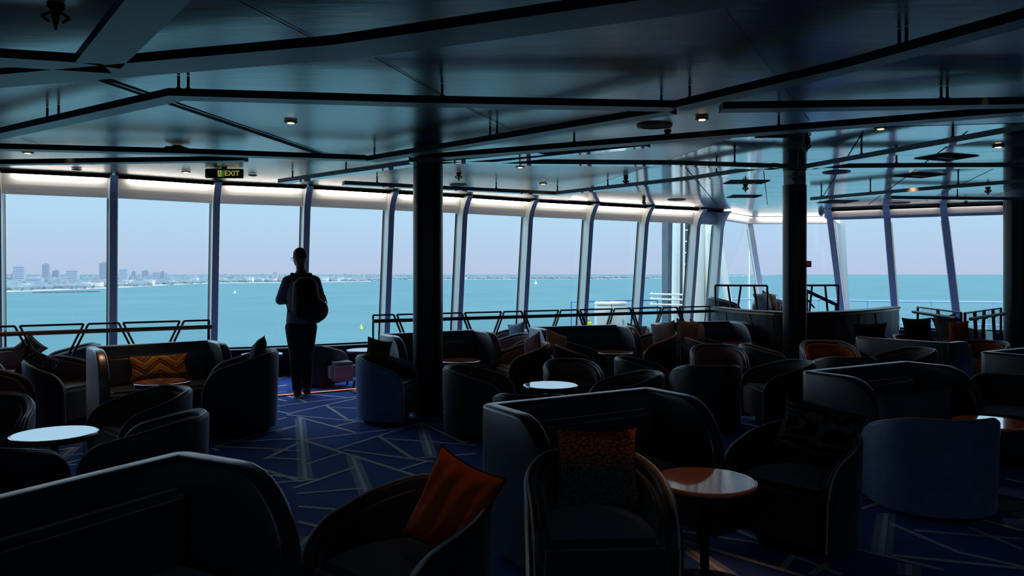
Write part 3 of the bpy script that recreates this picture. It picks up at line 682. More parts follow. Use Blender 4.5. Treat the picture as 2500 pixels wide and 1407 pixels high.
# ================================================================== RAILINGS
def railing(label, A, C, bounds, leans, zt=1.0, hm=wood, foot=.0, handz=.925):
    A = Vector(A); C = Vector(C); T = thing('railing', label, 'railing', (A.x, A.y, 0)); o = Vector((A.x, A.y, 0)); d = (C - A); Lg = d.length; d.normalize(); n = Vector((-d.y, d.x, 0))
    def P(s, z): return d * s + Vector((0, 0, z))
    def s_of(px):    # distance along the line for a pixel column
        k = (px - 1250) / F; return (k * A.y - A.x) / (d.x - k * d.y)
    ss = [s_of(x) for x in bounds]
    for i in range(len(ss) - 1):
        a, c = ss[i] + .022, ss[i + 1] - .022
        la, lc = leans[i], leans[i + 1]; r = .011
        b = B()
        bar(b, P(a, zt), P(c, zt), .022, .022); bar(b, P(a, zt), P(a + la, foot + .06), .022, .022); bar(b, P(c, zt), P(c + lc, foot + .06), .022, .022); bar(b, P(a + la, foot + .06), P(c + lc, foot + .06), .022, .022)
        obj('frame', b, bronze, T, smooth=False)
        b = B(); quad(b, [P(a, zt), P(c, zt), P(c + lc, foot + .06), P(a + la, foot + .06)]); obj('glass_panel', b, rglass, T, smooth=False)
    b = B(); h0 = P(ss[0] + .0, handz) - n * .07; h1 = P(ss[-1], handz) - n * .07; cyl(b, h0, h1, .024, seg=14); obj('handrail', b, hm, T)
    for s in ss[1:-1]:
        b = B(); cyl(b, P(s, handz), P(s, handz) - n * .07, .008, seg=8); obj('bracket', b, bronze, T)
    b = B()
    for s, l in zip(ss, leans): cyl(b, P(s + l, foot + .07), P(s + l, 0.004), .016, seg=8)
    obj('feet', b, bronze, T)
railing('left railing with an orange-brown handrail behind the gold-cushion sofa', (-6.3, 7.215, 0), (-3.55, 8.93, 0), [-150, 42, 210, 295, 444, 515], [.12, .42, -.42, .42, -.42, 0])
railing('long railing with slanted bars running right of the thick column', (-1.85, 9.98, 0), (3.37, 12.7, 0), [907, 965, 1131, 1227, 1276, 1366, 1413, 1497, 1541, 1616, 1655, 1735], [0, .38, .38, -.38, .38, -.38, .38, -.38, .38, -.38, .38, 0], hm=blackm)
def railing2(label, A, C, n_, leans, hm=blackm, handside=1):
    A = Vector(A); C = Vector(C); T = thing('railing', label, 'railing', (A.x, A.y, 0)); d = (C - A); Lg = d.length; d.normalize(); n = Vector((-d.y, d.x, 0)) * handside
    P = lambda s, z: d * s + Vector((0, 0, z))
    ss = [Lg * i / n_ for i in range(n_ + 1)]
    for i in range(n_):
        a, c = ss[i] + .02, ss[i + 1] - .02; la, lc = leans[i], leans[i + 1]
        b = B(); bar(b, P(a, 1), P(c, 1), .03, .022); bar(b, P(a, 1), P(a + la, .06), .03, .022); bar(b, P(c, 1), P(c + lc, .06), .03, .022); bar(b, P(a + la, .06), P(c + lc, .06), .03, .022); obj('frame', b, bronze, T, smooth=False)
        b = B(); quad(b, [P(a, 1), P(c, 1), P(c + lc, .06), P(a + la, .06)]); obj('glass_panel', b, rglass, T, smooth=False)
        b = B(); cyl(b, P(c, .9), P(c, .9) - n * .05, .022, seg=10); obj('bracket', b, blackm, T)
    b = B(); cyl(b, P(.02, .92) - n * .07, P(Lg, .92) - n * .07, .024, seg=12); obj('handrail', b, hm, T)
    b = B()
    for s, l in zip(ss, leans): cyl(b, P(s + l, .07), P(s + l, .004), .016, seg=8)
    obj('feet', b, bronze, T)
railing2('dark railing between the curved counter and the glass rail corner', (6.66, 12.45, 0), (6.29, 10.6, 0), 2, [0, .25, 0])
railing2('glass railing panel with slim bronze posts at the far right', (6.27, 10.5, 0), (7.78, 12.05, 0), 4, [0, .2, -.2, .2, 0], handside=1)
# LED step strip
a = PZ(655, 970.5, 0); c = PZ(896, 950, 0)
T = thing('step_light', 'thin orange-red light strip across the carpet at the man\'s feet', 'light strip', a); o = a.copy()
b = B(); bar(b, Vector((0, 0, .008)), c - o + Vector((0, 0, .008)), .035, .012); obj('nosing', b, bronze, T, smooth=False)
b = B(); bar(b, Vector((0, 0, .017)), c - o + Vector((0, 0, .017)), .016, .006); obj('light_line', b, ledm, T, smooth=False)

# ================================================================== CURVED COUNTER, PLATFORM
pts = []
for i in range(25):
    t = i / 24; px = 1733 + (2195 - 1733) * t
    y = 750 + 14.5 * math.sin(PI * t) ** .8
    pts.append(PZ(px, y, .98))
T = thing('curved_counter', 'curved dark parapet counter with a brass-edged top at the corner', 'counter', (pts[0].x, pts[0].y, 0)); o = Vector((pts[0].x, pts[0].y, 0))
def strip(bm, pts, z0, z1, th, mi=0):
    inn = []; P2 = [Vector((p.x, p.y, 0)) - o for p in pts]
    for i, p in enumerate(P2):
        d = (P2[min(i + 1, len(P2) - 1)] - P2[max(i - 1, 0)]).normalized(); inn.append(p + Vector((-d.y, d.x, 0)) * th)
    for i in range(len(P2) - 1):
        q = [P2[i], P2[i + 1], inn[i + 1], inn[i]]
        lo = [bm.verts.new(v + Vector((0, 0, z0))) for v in q]; hi = [bm.verts.new(v + Vector((0, 0, z1))) for v in q]
        fs = [bm.faces.new(lo), bm.faces.new(hi)] + [bm.faces.new((lo[j], lo[(j + 1) % 4], hi[(j + 1) % 4], hi[j])) for j in range(4)]
b = B(); strip(b, pts, .005, .94, .12); obj('body', b, counterm, T, smooth=False)
sh = [p + Vector((0, -.05, 0)) for p in pts]
b = B(); strip(b, sh, .965, .99, .22); obj('top', b, blackm, T, smooth=False)
b = B(); strip(b, [p + Vector((0, -.035, 0)) for p in pts], .94, .965, .19); obj('brass_edge', b, brass, T, smooth=False)
b = B()
for i, s in ((2, .15), (5, .25), (9, -.2), (13, .3), (17, .3), (19, -.2), (21, .25)):
    p = pts[i] - o; q = pts[min(24, i + 1)] - o; p.y -= .006; q.y -= .006; dd = (q - p).normalized()
    bar(b, Vector((p.x, p.y - .004, .93)), Vector((p.x + dd.x * s, p.y + dd.y * s - .01, .25)), .012, .008)
obj('inlay_strips', b, bronze, T, smooth=False)
# raised platform behind the counter
b = B(); poly(b, [(3.75, 14.2), (4.5, 12.9), (5.6, 12.6), (6.5, 13.3), (6.9, 15.6), (7.5, 17.4), (5.7, 17.6), (4.4, 15.9)], .004, .42)
struct('trim_%d' % ti, b, carpet); ti += 1
def uprail(label, A, C, n_, lean, H=.92):
    A = Vector(A); C = Vector(C); T = thing('railing', label, 'railing', A); d = C - A; Lg = d.length; d.normalize(); P = lambda s, z: d * s + Vector((0, 0, z))
    b = B(); bar(b, P(0, H), P(Lg, H), .04, .035); obj('top_rail', b, bronze, T, smooth=False)
    for i in range(n_ + 1):
        s = Lg * i / n_; l = 0 if i in (0, n_) else lean * (-1) ** i
        b = B(); bar(b, P(s, H), P(s + l, 0.0), .03, .03); obj('post', b, bronze, T, smooth=False)
uprail('bronze railing on the raised platform left of the collared column', PYY(1746, 745, 13.4) * 1 + Vector((0, 0, -.57)) if False else (PY(1746, 14.0).x, 14.0, .42), (PY(1873, 13.7).x, 13.7, .42), 4, -.12, H=.91)
uprail('bronze railing on the raised platform right of the collared column', (PY(1950, 13.9).x, 13.9, .42), (PY(2046, 14.1).x, 14.1, .42), 3, .1, H=.91)
T = thing('stair_handrail', 'sloping dark handrail right of the collared column', 'handrail', PY(1968, 13.0, 0.42)); o = T.location.copy()
b = B(); bar(b, PYY(1968, 710, 13.0) - o, PYY(2043, 745, 13.3) - o, .05, .045); obj('handrail', b, blackm, T, smooth=False)
b = B(); bar(b, PYY(2041, 745, 13.3) - o, PYY(2041, 775, 13.3) - o, .03, .03); bar(b, PYY(1968, 728, 13.0) - o, PYY(1988, 752, 13.1) - o, .02, .02); obj('support', b, blackm, T, smooth=False)
b = B(); bar(b, PY(1970, 13.0, .43) - o, PYY(1970, 711, 13.0) - o, .03, .03); obj('post', b, blackm, T, smooth=False)

# ================================================================== SEATING
def ushell(bm, W, D, rc, th, hfun, zb, rfront, hfront, taper, off=0.0, ztop_off=0.0, zbot=None, inner=True, rry=None):
    """U shaped upholstered wall open to -Y. returns nothing; builds closed shell"""
    path = []
    W2 = W / 2; y0 = -D / 2; y1 = D / 2; ry = rry or rc
    for s in (0, .01, .03, .06, .1, .14, .18, .24, .3):
        y = y0 + s
        if y < y1 - ry: path.append((-W2, y, -1, 0))
    path.append((-W2, y1 - ry, -1, 0))
    N = 10 if rc > .2 else 5
    for i in range(1, N):
        a = PI / 2 * i / N; path.append((-W2 + rc - rc * math.cos(a), y1 - ry + ry * math.sin(a), -math.cos(a), math.sin(a)))
    nx = 1 if rc > W2 - .03 else 6
    half = list(path); mid = []
    if nx > 1:
        for i in range(nx + 1): mid.append((-W2 + rc + (W - 2 * rc) * i / nx, y1, 0, 1))
    else: mid = [(0, y1, 0, 1)]
    full = half + mid + [(-x, y, -nx_, ny) for x, y, nx_, ny in reversed(half)]
    rings = []
    for x, y, nx_, ny in full:
        s = y - y0; h = hfun(y)
        if s < rfront: k = 1 - s / rfront; h = h - hfront * (1 - math.sqrt(max(0, 1 - k * k)))
        h += ztop_off
        ring = []
        r = min(th / 2, .022) if th > .04 else th / 2
        prof = [(0, zb, 1)] + [(0, zb + (h - r - zb) * q, 1) for q in (.33, .66, 1)] + [(r - r * math.cos(a), h - r + r * math.sin(a), 1) for a in (PI / 6, PI / 3, PI / 2)] + [(th - r + r * math.sin(a), h - r + r * math.cos(a), 1) for a in (0.001, PI / 6, PI / 3)] + [(th, h - r, 0), (th, zb + (h - zb) * .5, 0), (th, zb, 0)]
        for p, z, _ in prof:
            tp = 1 - taper * (1 - (z - zb) / .7)
            ring.append(bm.verts.new(((x - nx_ * p) * tp, (y - ny * p) * tp, z)))
        rings.append(ring)
    for a, c in zip(rings, rings[1:]):
        n = len(a)
        for i in range(n): bm.faces.new((a[i], a[(i + 1) % n], c[(i + 1) % n], c[i]))
    bm.faces.new(rings[0]); bm.faces.new(rings[-1])
def subs(o, l=1):
    return o
def make_tub(name, label, W=.70, D=.66, hb=.65, ha=.50, outer=None, inner=None, cat='armchair'):
    T = thing(name, label, cat)
    outer = outer or velvet; inner = inner or taupe
    hf = lambda y: ha + (hb - ha) * min(1, max(0, (y + D / 2) / (D * .86))) ** .9
    b = B(); ushell(b, W, D, W / 2 - .02, .055, hf, .05, .16, .13, .06, rry=D * .60); obj('shell', b, outer, T)
    b = B(); ushell(b, W - .112, D - .10, W / 2 - .08, .03, hf, .30, .13, .12, .06, ztop_off=-.035, rry=D * .54); o = obj('backrest', b, inner, T); o.location = (0, -.012, 0)
    b = B(); W2 = W / 2; rc = W2 - .02; ry = D * .60; y0 = -D / 2; y1 = D / 2; half = []
    for s_ in (.0, .01, .03, .06, .1, .14, .2, .24): half.append((-W2, y0 + s_, -1, 0))
    for i in range(0, 13):
        a = PI / 2 * i / 12; half.append((-W2 + rc - rc * math.cos(a), y1 - ry + ry * math.sin(a), -math.cos(a), math.sin(a)))
    half = [h_ for i, h_ in enumerate(half) if i < 8 and h_[1] < y1 - ry or i >= 8]
    fullp = half + [(-x, y, -nx, ny) for x, y, nx, ny in reversed(half)]; last = None
    for x, y, nx, ny in fullp:
        s_ = y - y0; h = hf(y)
        if s_ < .16: k = 1 - s_ / .16; h -= .13 * (1 - math.sqrt(max(0, 1 - k * k)))
        tp = 1 - .06 * (1 - (h - .05) / .7); p = Vector(((x - nx * .022) * tp, (y - ny * .022) * tp, h + .001))
        if last: cyl(b, last, p, .0055, seg=8)
        last = p
    for sx in (-1, 1): cyl(b, (sx * (W2 - .022) * .97, y0 - .001, ha - .13), (sx * (W2 - .022) * .945, y0 - .001, .10), .005, seg=8)
    obj('piping', b, rim_cord, T)  # cord added to stand in for the lit rim edge
    # seat cushion
    b = B(); outl = []
    w2 = W / 2 - .085
    for i in range(25):
        a = PI * i / 24; outl.append((w2 * math.cos(a), -.0 + (D / 2 - .09) * math.sin(a)))
    outl += [(-w2, -D / 2 + .03), (w2, -D / 2 + .03)]
    poly(b, outl, .10, .40); bmesh.ops.bevel(b, geom=[e for e in b.edges if abs(e.verts[0].co.z - .40) < .001 and abs(e.verts[1].co.z - .40) < .001], offset=.035, segments=3, affect='EDGES'); obj('seat', b, inner, T)
    b = B(); lathe(b, [(min(W, D) / 2 - .09, .004), (min(W, D) / 2 - .07, .06)], seg=32); obj('base', b, blackm, T)
    return T
def make_sofa(name, label, W=1.28, D=.66, hb=.82, outer=None, inner=None, cat='sofa'):
    T = thing(name, label, cat); outer = outer or sofam; inner = inner or sofam
    hf = lambda y: hb
    b = B(); ushell(b, W, D, .07, .095, hf, .05, .28, .36, .0, rry=.07); obj('frame', b, outer, T)
    b = B(); box(b, (0, D / 2 - .095 - .05, .56), (W - .22, .09, .30)); bev(b, .03, 3); obj('back_cushion', b, inner, T)
    b = B(); box(b, (0, -.05, .28), (W - .21, D - .16, .27)); bev(b, .035, 3); obj('seat_cushion', b, inner, T)
    for sx in (-1, 1):
        for sy in (-1, 1):
            b = B(); cyl(b, (sx * (W / 2 - .1), sy * (D / 2 - .1), .004), (sx * (W / 2 - .1), sy * (D / 2 - .1), .07), .02, seg=12); obj('foot', b, blackm, T)
    return T
# --- tub chairs: (x, y, rz deg, kind, label)
proto = {}
def tubp(kind):
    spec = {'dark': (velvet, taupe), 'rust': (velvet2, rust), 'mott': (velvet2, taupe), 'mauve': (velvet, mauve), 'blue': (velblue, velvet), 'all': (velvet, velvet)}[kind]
    return make_tub('tub_chair', 'x', outer=spec[0], inner=spec[1])
usedk = {}
def tub(x, y, rz, kind, label, group, sc=1.0):
    s = sc if hasattr(sc, '__len__') else (sc, sc, sc)
    if kind not in usedk:
        p = tubp(kind); usedk[kind] = p; p.location = (x, y, 0); p.rotation_euler = (0, 0, R(rz)); p['label'] = label; p['group'] = group; p.scale = s; return p
    return dup(usedk[kind], (x, y, 0), R(rz), label, group, s)
def tx(px, Y): return PY(px, Y).x
GF = 'tub chairs in the foreground'; GM = 'tub chairs in the middle rows'; GW = 'tub chairs by the windows'
tubs = [
 (-.40, 3.08, -42, 'all', 'black tub chair holding the orange velvet cushion', GF, 1.0),
 (tx(1452, 3.5), 3.5, 3, 'all', 'black tub chair holding the orange mosaic cushion, front centre', GF, (.97, 1, 1.04)),
 (1.66, 4.36, -48, 'all', 'black tub chair holding the leaf-pattern cushion', GF, 1.0),
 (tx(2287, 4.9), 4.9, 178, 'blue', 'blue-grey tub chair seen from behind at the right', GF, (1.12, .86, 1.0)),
 (tx(-48, 5.35), 5.35, 20, 'dark', 'dark tub chair cut by the left edge, behind the shiny round table', GF, 1.0),
 (tx(-62, 4.2), 4.2, 165, 'mott', 'dark tub chair at the left edge, in front of the shiny round table', GF, 1.0),
 (-2.80, 5.80, -42, 'mott', 'grey tub chair facing left between the gold-cushion sofa and the shiny table', GM, 1.0),
 (-2.27, 4.80, -84, 'dark', 'dark tub chair with a long flat rim right of the shiny left table', GF, 1.0),
 (tx(592, 7.45), 7.45, -72, 'dark', 'tub chair holding the striped dark cushion, left of the aisle', GM, (1.05, 1.05, 1.2)),
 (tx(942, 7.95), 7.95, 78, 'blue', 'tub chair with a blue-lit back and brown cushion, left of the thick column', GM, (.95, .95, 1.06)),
 (tx(150, 7.75), 7.75, 78, 'dark', 'dark tub chair holding the speckled cushion at the left', GM, 1.05),
 (-.34, 7.28, 80, 'dark', 'tub chair in front of the thick column, facing right', GM, 1.0),
 (tx(1395, 8.2), 8.2, 8, 'mauve', 'tub chair facing the camera behind the bright round table', GM, .92),
 (tx(1297, 6.15), 6.15, 176, 'mott', 'tub chair with its back to us in front of the bright round table', GM, .93),
 (tx(1535, 6.95), 6.95, -84, 'mott', 'tub chair facing left, right of the bright round table', GM, .98),
 (tx(1568, 8.35), 8.35, 80, 'mott', 'tub chair facing right behind the central sofa', GM, .95),
 (tx(1752, 9.35), 9.35, -6, 'mauve', 'taupe tub chair facing the camera right of centre', GM, 1.0),
 (tx(1728, 7.65), 7.65, 178, 'mott', 'tall-looking tub chair with its back to us right of centre', GM, 1.0),
 (tx(1908, 7.75), 7.75, -86, 'dark', 'tub chair facing left, left of the right-hand sofa', GM, 1.0),
 (tx(1868, 9.45), 9.45, 78, 'rust', 'tub chair with a thin orange lining rim beside the collared column', GM, 1.0),
 (tx(2020, 9.75), 9.75, -8, 'rust', 'orange-lined tub chair facing the camera right of the collared column', GM, 1.02),
 (tx(2063, 8.5), 8.5, 177, 'mott', 'tub chair with its back to us in front of the orange-lined one', GM, .98),
 (tx(2207, 8.4), 8.4, -84, 'dark', 'tub chair facing left behind the right-hand sofa', GM, (1, 1, 1.1)),
 (tx(1280, 9.2), 9.2, -70, 'dark', 'tub chair holding the purple cushion, facing left', GM, (.98, .98, 1.08)),
 (tx(1410, 9.35), 9.35, 72, 'dark', 'tub chair holding the knotted cushion, facing right', GM, (.98, .98, 1.05)),
 (tx(1595, 10.75), 10.75, -70, 'dark', 'tub chair holding the plain grey cushion', GM, 1.08),
 (tx(1722, 10.4), 10.4, 70, 'dark', 'tub chair holding the basket-weave cushion', GM, 1.05),
 (tx(1262, 11.6), 11.6, -60, 'mauve', 'mauve tub chair by the rail behind the purple cushion', GW, .95),
 (tx(1243, 12.5), 12.5, -50, 'mauve', 'small mauve tub chair at the window holding a pale blue cushion', GW, .95),
 (tx(30, 8.95), 8.95, 70, 'mauve', 'pale-rimmed tub chair by the left window with a small cushion', GW, 1.0),
 (tx(175, 9.6), 9.6, -60, 'mauve', 'pale-rimmed tub chair by the left window behind the slanted rail', GW, 1.0),
 (tx(-60, 7.0), 7.0, 90, 'mauve', 'pink-rimmed tub chair at the left edge before the rail', GM, 1.05),
 (tx(778, 10.5), 10.5, 150, 'mauve', 'dark tub chair by the window just right of the man', GW, .88),
 (tx(1545, 12.6), 12.6, -30, 'rust', 'orange-lined tub chair behind the long railing', GW, 1.0),
 (tx(1455, 12.8), 12.8, -30, 'mauve', 'pale tub chair half hidden behind the railing by the lockers window', GW, 1.0),
 (tx(2238, 10.9), 10.9, 10, 'rust', 'orange tub chair behind the large dark cushion at right', GM, 1.0),
 (tx(2395, 10.0), 10.0, -60, 'rust', 'orange tub chair holding the orange-red cushion behind the glass rail', GM, 1.0),
 (tx(2480, 6.25), 6.25, -30, 'all', 'dark tub chair cut by the right edge behind the reflective table', GF, 1.05),
 (tx(2350, 12.7), 12.7, 20, 'mauve', 'pale armchair by the right front window', GW, 1.0),
]
chairs = [tub(*t) for t in tubs]
# --- sofas placed by back-left and back-right top corners
sproto = make_sofa('sofa', 'x'); used0 = [False]
def sofa(pa, pb, label, D=.66, hb=.82, depth_shift=0):
    A = PZ(*pa, hb) if len(pa) == 2 else Vector(pa); C = PZ(*pb, hb) if len(pb) == 2 else Vector(pb)
    d = (C - A); d.z = 0; Lg = d.length; d.normalize(); f = Vector((d.y, -d.x, 0))
    c = (A + C) / 2 + f * D / 2; rz = math.atan2(d.y, d.x)
    s = (max(.9, min(1.12, Lg / 1.28)), 1, 1)
    if not used0[0]:
        used0[0] = True; sproto.location = (c.x, c.y, 0); sproto.rotation_euler = (0, 0, rz); sproto['label'] = label; sproto['group'] = 'two-seat sofas'; sproto.scale = s; return sproto
    return dup(sproto, (c.x, c.y, 0), rz, label, 'two-seat sofas', s)
S5 = sofa((1168, 985), (1582, 943), 'dark two-seat sofa in the centre foreground')
S6 = sofa((1950, 905), (2205, 880), 'dark two-seat sofa at the right behind the leaf cushion')
cS7 = PZ(2387, 858, .82); S7 = sofa(tuple(cS7), tuple(cS7 + Vector((1.10, .65, 0))), 'dark two-seat sofa cut by the right edge')
c8 = PZ(447, 1096, .82); S8 = sofa(tuple(c8 + Vector((-.47, -.88, 0)) * 1.36), tuple(c8), 'large dark sofa back at the lower left corner')
S1 = sofa((207, 846), (520, 829), 'dark sofa with the gold zigzag cushion at the left')
S2 = sofa((922, 815), (1163, 804), 'dark sofa partly hidden by the thick column')
S3 = sofa((1288, 798), (1512, 792), 'dark sofa behind the knotted cushion, centre rear')
S4 = sofa((1580, 788), (1790, 783), 'dark sofa before the curved counter, rear row')
S9 = sofa(tuple(PZ(2318, 838, .75)), tuple(PZ(2085, 822, .75)), 'velvet loveseat seen from behind with a dark cushion on top'); S9.scale = (S9.scale[0], 1, .915)

# --- round tables
def make_table(label):
    T = thing('round_table', label, 'table')
    b = B(); lathe(b, [(.10, .527), (.242, .531), (.248, .540), (.245, .549), (.238, .5510), (.235, .5512), (.230, .5512), (.01, .5512)], seg=64); obj('tabletop', b, tabm, T)
    b = B(); lathe(b, [(.235, .513), (.242, .517), (.242, .528), (.235, .530)], seg=64); obj('edge_band', b, tabedge, T)
    b = B(); cyl(b, (0, 0, .015), (0, 0, .515), .022, seg=20); obj('stem', b, blackm, T)
    b = B(); lathe(b, [(.19, .004), (.19, .012), (.03, .022)], seg=40); obj('foot_plate', b, blackm, T)
    return T
t0 = None
for px, py, lab in ((1720, 1172, 'round brown table with a half-moon reflection, front centre right'), (2420, 1031, 'round table with bright reflections at the right edge'), (133, 1058, 'round table mirroring the bright window at the left'),
                    (396, 932, 'round table before the gold-cushion sofa'), (1344, 940, 'round table shining white in the middle'), (1122, 880, 'round table right of the thick column'), (1500, 860, 'round table before the centre rear sofa'),
                    (1800, 838, 'round table near the collared column'), (640, 864, 'pale round table by the window left of the man'), (893, 854, 'pale round table by the window right of the man'), (380, 888, 'small table glimpsed by the left window behind the rail')):
    p = PZ(px, py, .55)
    if t0 is None: t0 = make_table(lab); t0.location = (p.x, p.y, 0); t0['group'] = 'round lounge tables'
    elif py != 888: dup(t0, (p.x, p.y, 0), 0, lab, 'round lounge tables')
# ottoman by the window
T = thing('ottoman', 'dark mauve ottoman on the carpet right of the man', 'ottoman', (tx(832, 10.35), 10.35, 0), .5)
b = B(); box(b, (0, 0, .22), (.36, .36, .26)); bev(b, .05, 3); obj('cushion', b, mat('ottoman_cloth', (.42, .33, .36), .8, sheen=.3), T)
for sx in (-1, 1):
    for sy in (-1, 1):
        b = B(); cyl(b, (sx * .13, sy * .15, .004), (sx * .15, sy * .15, .10), .015, seg=10); obj('leg', b, blackm, T)

# ================================================================== CUSHIONS
def cushion_mesh(w_, h_, t_, seed=0, puff=.20):
    rnd = random.Random(seed); b = B(); N = 18 if seed != 1 else 44; front = []; back = []
    ph = rnd.random() * 6
    for side, store in ((1, front), (-1, back)):
        for j in range(N + 1):
            row = []
            for i in range(N + 1):
                u_ = -1 + 2 * i / N; v_ = -1 + 2 * j / N
                fold = .009 * math.sin(11 * (u_ - .45 * v_) + 1.5 * math.sin(2.5 * v_)) * (1 - v_ * v_ * .4) * (1 - u_ ** 4) * (1 - v_ ** 6) if seed == 1 else 0
                pin = 1 - puff * (1 - v_ * v_) if True else 1; pin2 = 1 - puff * (1 - u_ * u_)
                x = u_ * w_ / 2 * (1 - puff * .55 * (1 - v_ * v_) * abs(u_) ** 3); z = v_ * h_ / 2 * (1 - puff * .55 * (1 - u_ * u_) * abs(v_) ** 3)
                th = t_ / 2 * ((1 - abs(u_) ** 3.2) * (1 - abs(v_) ** 3.2)) ** .55
                th += fold + .006 * math.sin(5 * u_ + ph + 3 * v_) * (1 - u_ * u_) * (1 - v_ * v_)
                wr = .004 * math.sin(14 * math.atan2(v_, u_) + ph) * (1 - max(abs(u_), abs(v_)) ** 6) * max(abs(u_), abs(v_)) ** 2
                if side == -1 and (i in (0, N) or j in (0, N)): row.append(front[j][i])
                else: row.append(b.verts.new((x, -side * (th + (wr if th > 0.001 else 0)), z)))
            store.append(row)
    for st in (front, back):
        for j in range(N):
            for i in range(N):
                try: b.faces.new((st[j][i], st[j][i + 1], st[j + 1][i + 1], st[j + 1][i]))
                except ValueError: pass
    return b
def pat(name, builder, base, rough=.85, sheen=.15):
    m = mat(name, base, rough, spec=.2, sheen=sheen); n, bs = nodes_of(m); t = n.nodes.new('ShaderNodeTexCoord'); builder(n, bs, t); return m
def ramp(n, fac, stops, interp='LINEAR'):
    r = n.nodes.new('ShaderNodeValToRGB'); r.color_ramp.interpolation = interp; el = r.color_ramp.elements
    el[0].position = stops[0][0]; el[0].color = (*stops[0][1], 1); el[1].position = stops[-1][0]; el[1].color = (*stops[-1][1], 1)
    for p, c in stops[1:-1]: k = el.new(p); k.color = (*c, 1)
    n.links.new(fac, r.inputs[0]); return r
def b_mosaic(n, bs, t):
    v_ = n.nodes.new('ShaderNodeTexVoronoi'); v_.feature = 'DISTANCE_TO_EDGE'; v_.inputs['Scale'].default_value = 1.0
    mp = n.nodes.new('ShaderNodeMapping'); mp.inputs['Scale'].default_value = (38, 38, 54); n.links.new(t.outputs['Object'], mp.inputs[0]); n.links.new(mp.outputs[0], v_.inputs['Vector'])
    sp = n.nodes.new('ShaderNodeSeparateXYZ'); n.links.new(t.outputs['Object'], sp.inputs[0])
    hz = n.nodes.new('ShaderNodeMapRange'); hz.inputs['From Min'].default_value = -.02; hz.inputs['From Max'].default_value = .09; n.links.new(sp.outputs['Z'], hz.inputs[0])  # lit top painted in: orange above, fading to grey below
    c = n.nodes.new('ShaderNodeMix'); c.data_type = 'RGBA'; c.inputs['A'].default_value = (.12, .13, .12, 1); c.inputs['B'].default_value = (.95, .20, .05, 1); n.links.new(hz.outputs[0], c.inputs['Factor'])
    r = ramp(n, v_.outputs['Distance'], [(.03, (0, 0, 0)), (.09, (1, 1, 1))])
    mx = n.nodes.new('ShaderNodeMix'); mx.data_type = 'RGBA'; mx.inputs['A'].default_value = (.006, .006, .006, 1); n.links.new(r.outputs[0], mx.inputs['Factor']); n.links.new(c.outputs['Result'], mx.inputs['B']); n.links.new(mx.outputs['Result'], bs.inputs['Base Color'])
def b_zigzag(n, bs, t):
    sp = n.nodes.new('ShaderNodeSeparateXYZ'); n.links.new(t.outputs['Object'], sp.inputs[0])
    def M(op, a, b=None, c=None):
        k = n.nodes.new('ShaderNodeMath'); k.operation = op
        for i, q in enumerate((a, b, c)):
            if q is None: continue
            if isinstance(q, (int, float)): k.inputs[i].default_value = q
            else: n.links.new(q, k.inputs[i])
        return k.outputs[0]
    zz = M('PINGPONG', M('ADD', sp.outputs['X'], .75), .15)
    nz = n.nodes.new('ShaderNodeTexNoise'); nz.inputs['Scale'].default_value = 60; n.links.new(t.outputs['Object'], nz.inputs['Vector'])
    yy = M('ADD', M('ADD', sp.outputs['Z'], M('MULTIPLY', zz, -.75)), M('MULTIPLY', nz.outputs['Fac'], .02))
    fr = M('FRACT', M('MULTIPLY', yy, 8.5))
    r = ramp(n, fr, [(0.0, (.42, .17, .04)), (.28, (.62, .30, .08)), (.5, (.07, .025, .012)), (.60, (.30, .13, .045)), (.80, (.025, .02, .018)), (.9, (.5, .22, .06))], 'CONSTANT')
    n.links.new(r.outputs[0], bs.inputs['Base Color'])
def b_leaf(n, bs, t):
    w_ = n.nodes.new('ShaderNodeTexWave'); w_.inputs['Scale'].default_value = 9; w_.inputs['Distortion'].default_value = 9; w_.inputs['Detail'].default_value = 1; w_.wave_type = 'RINGS'; n.links.new(t.outputs['Object'], w_.inputs['Vector'])
    r = ramp(n, w_.outputs['Fac'], [(.55, (.006, .006, .006)), (.75, (.10, .10, .10)), (1, (.13, .13, .12))]); n.links.new(r.outputs[0], bs.inputs['Base Color'])
def b_check(dark, light, sc):
    def f(n, bs, t):
        br = n.nodes.new('ShaderNodeTexBrick'); br.inputs['Scale'].default_value = sc; br.inputs['Color1'].default_value = (*light, 1); br.inputs['Color2'].default_value = (*[c * .8 for c in light], 1); br.inputs['Mortar'].default_value = (*dark, 1); br.inputs['Mortar Size'].default_value = .035; br.inputs['Brick Width'].default_value = .35; br.inputs['Row Height'].default_value = .25
        mp = n.nodes.new('ShaderNodeMapping'); mp.inputs['Rotation'].default_value = (PI / 2, 0, 0); n.links.new(t.outputs['Object'], mp.inputs[0]); n.links.new(mp.outputs[0], br.inputs['Vector']); n.links.new(br.outputs['Color'], bs.inputs['Base Color'])
    return f
def b_stripe(a, c, sc):
    def f(n, bs, t):
        w_ = n.nodes.new('ShaderNodeTexWave'); w_.inputs['Scale'].default_value = sc; w_.inputs['Distortion'].default_value = 1.5; n.links.new(t.outputs['Object'], w_.inputs['Vector'])
        r = ramp(n, w_.outputs['Fac'], [(.35, a), (.65, c)]); n.links.new(r.outputs[0], bs.inputs['Base Color'])
    return f
def b_speck(n, bs, t):
    v_ = n.nodes.new('ShaderNodeTexVoronoi'); v_.inputs['Scale'].default_value = 60; n.links.new(t.outputs['Object'], v_.inputs['Vector'])
    r = ramp(n, v_.outputs['Distance'], [(.28, (.25, .25, .25)), (.42, (.01, .01, .012))]); n.links.new(r.outputs[0], bs.inputs['Base Color'])
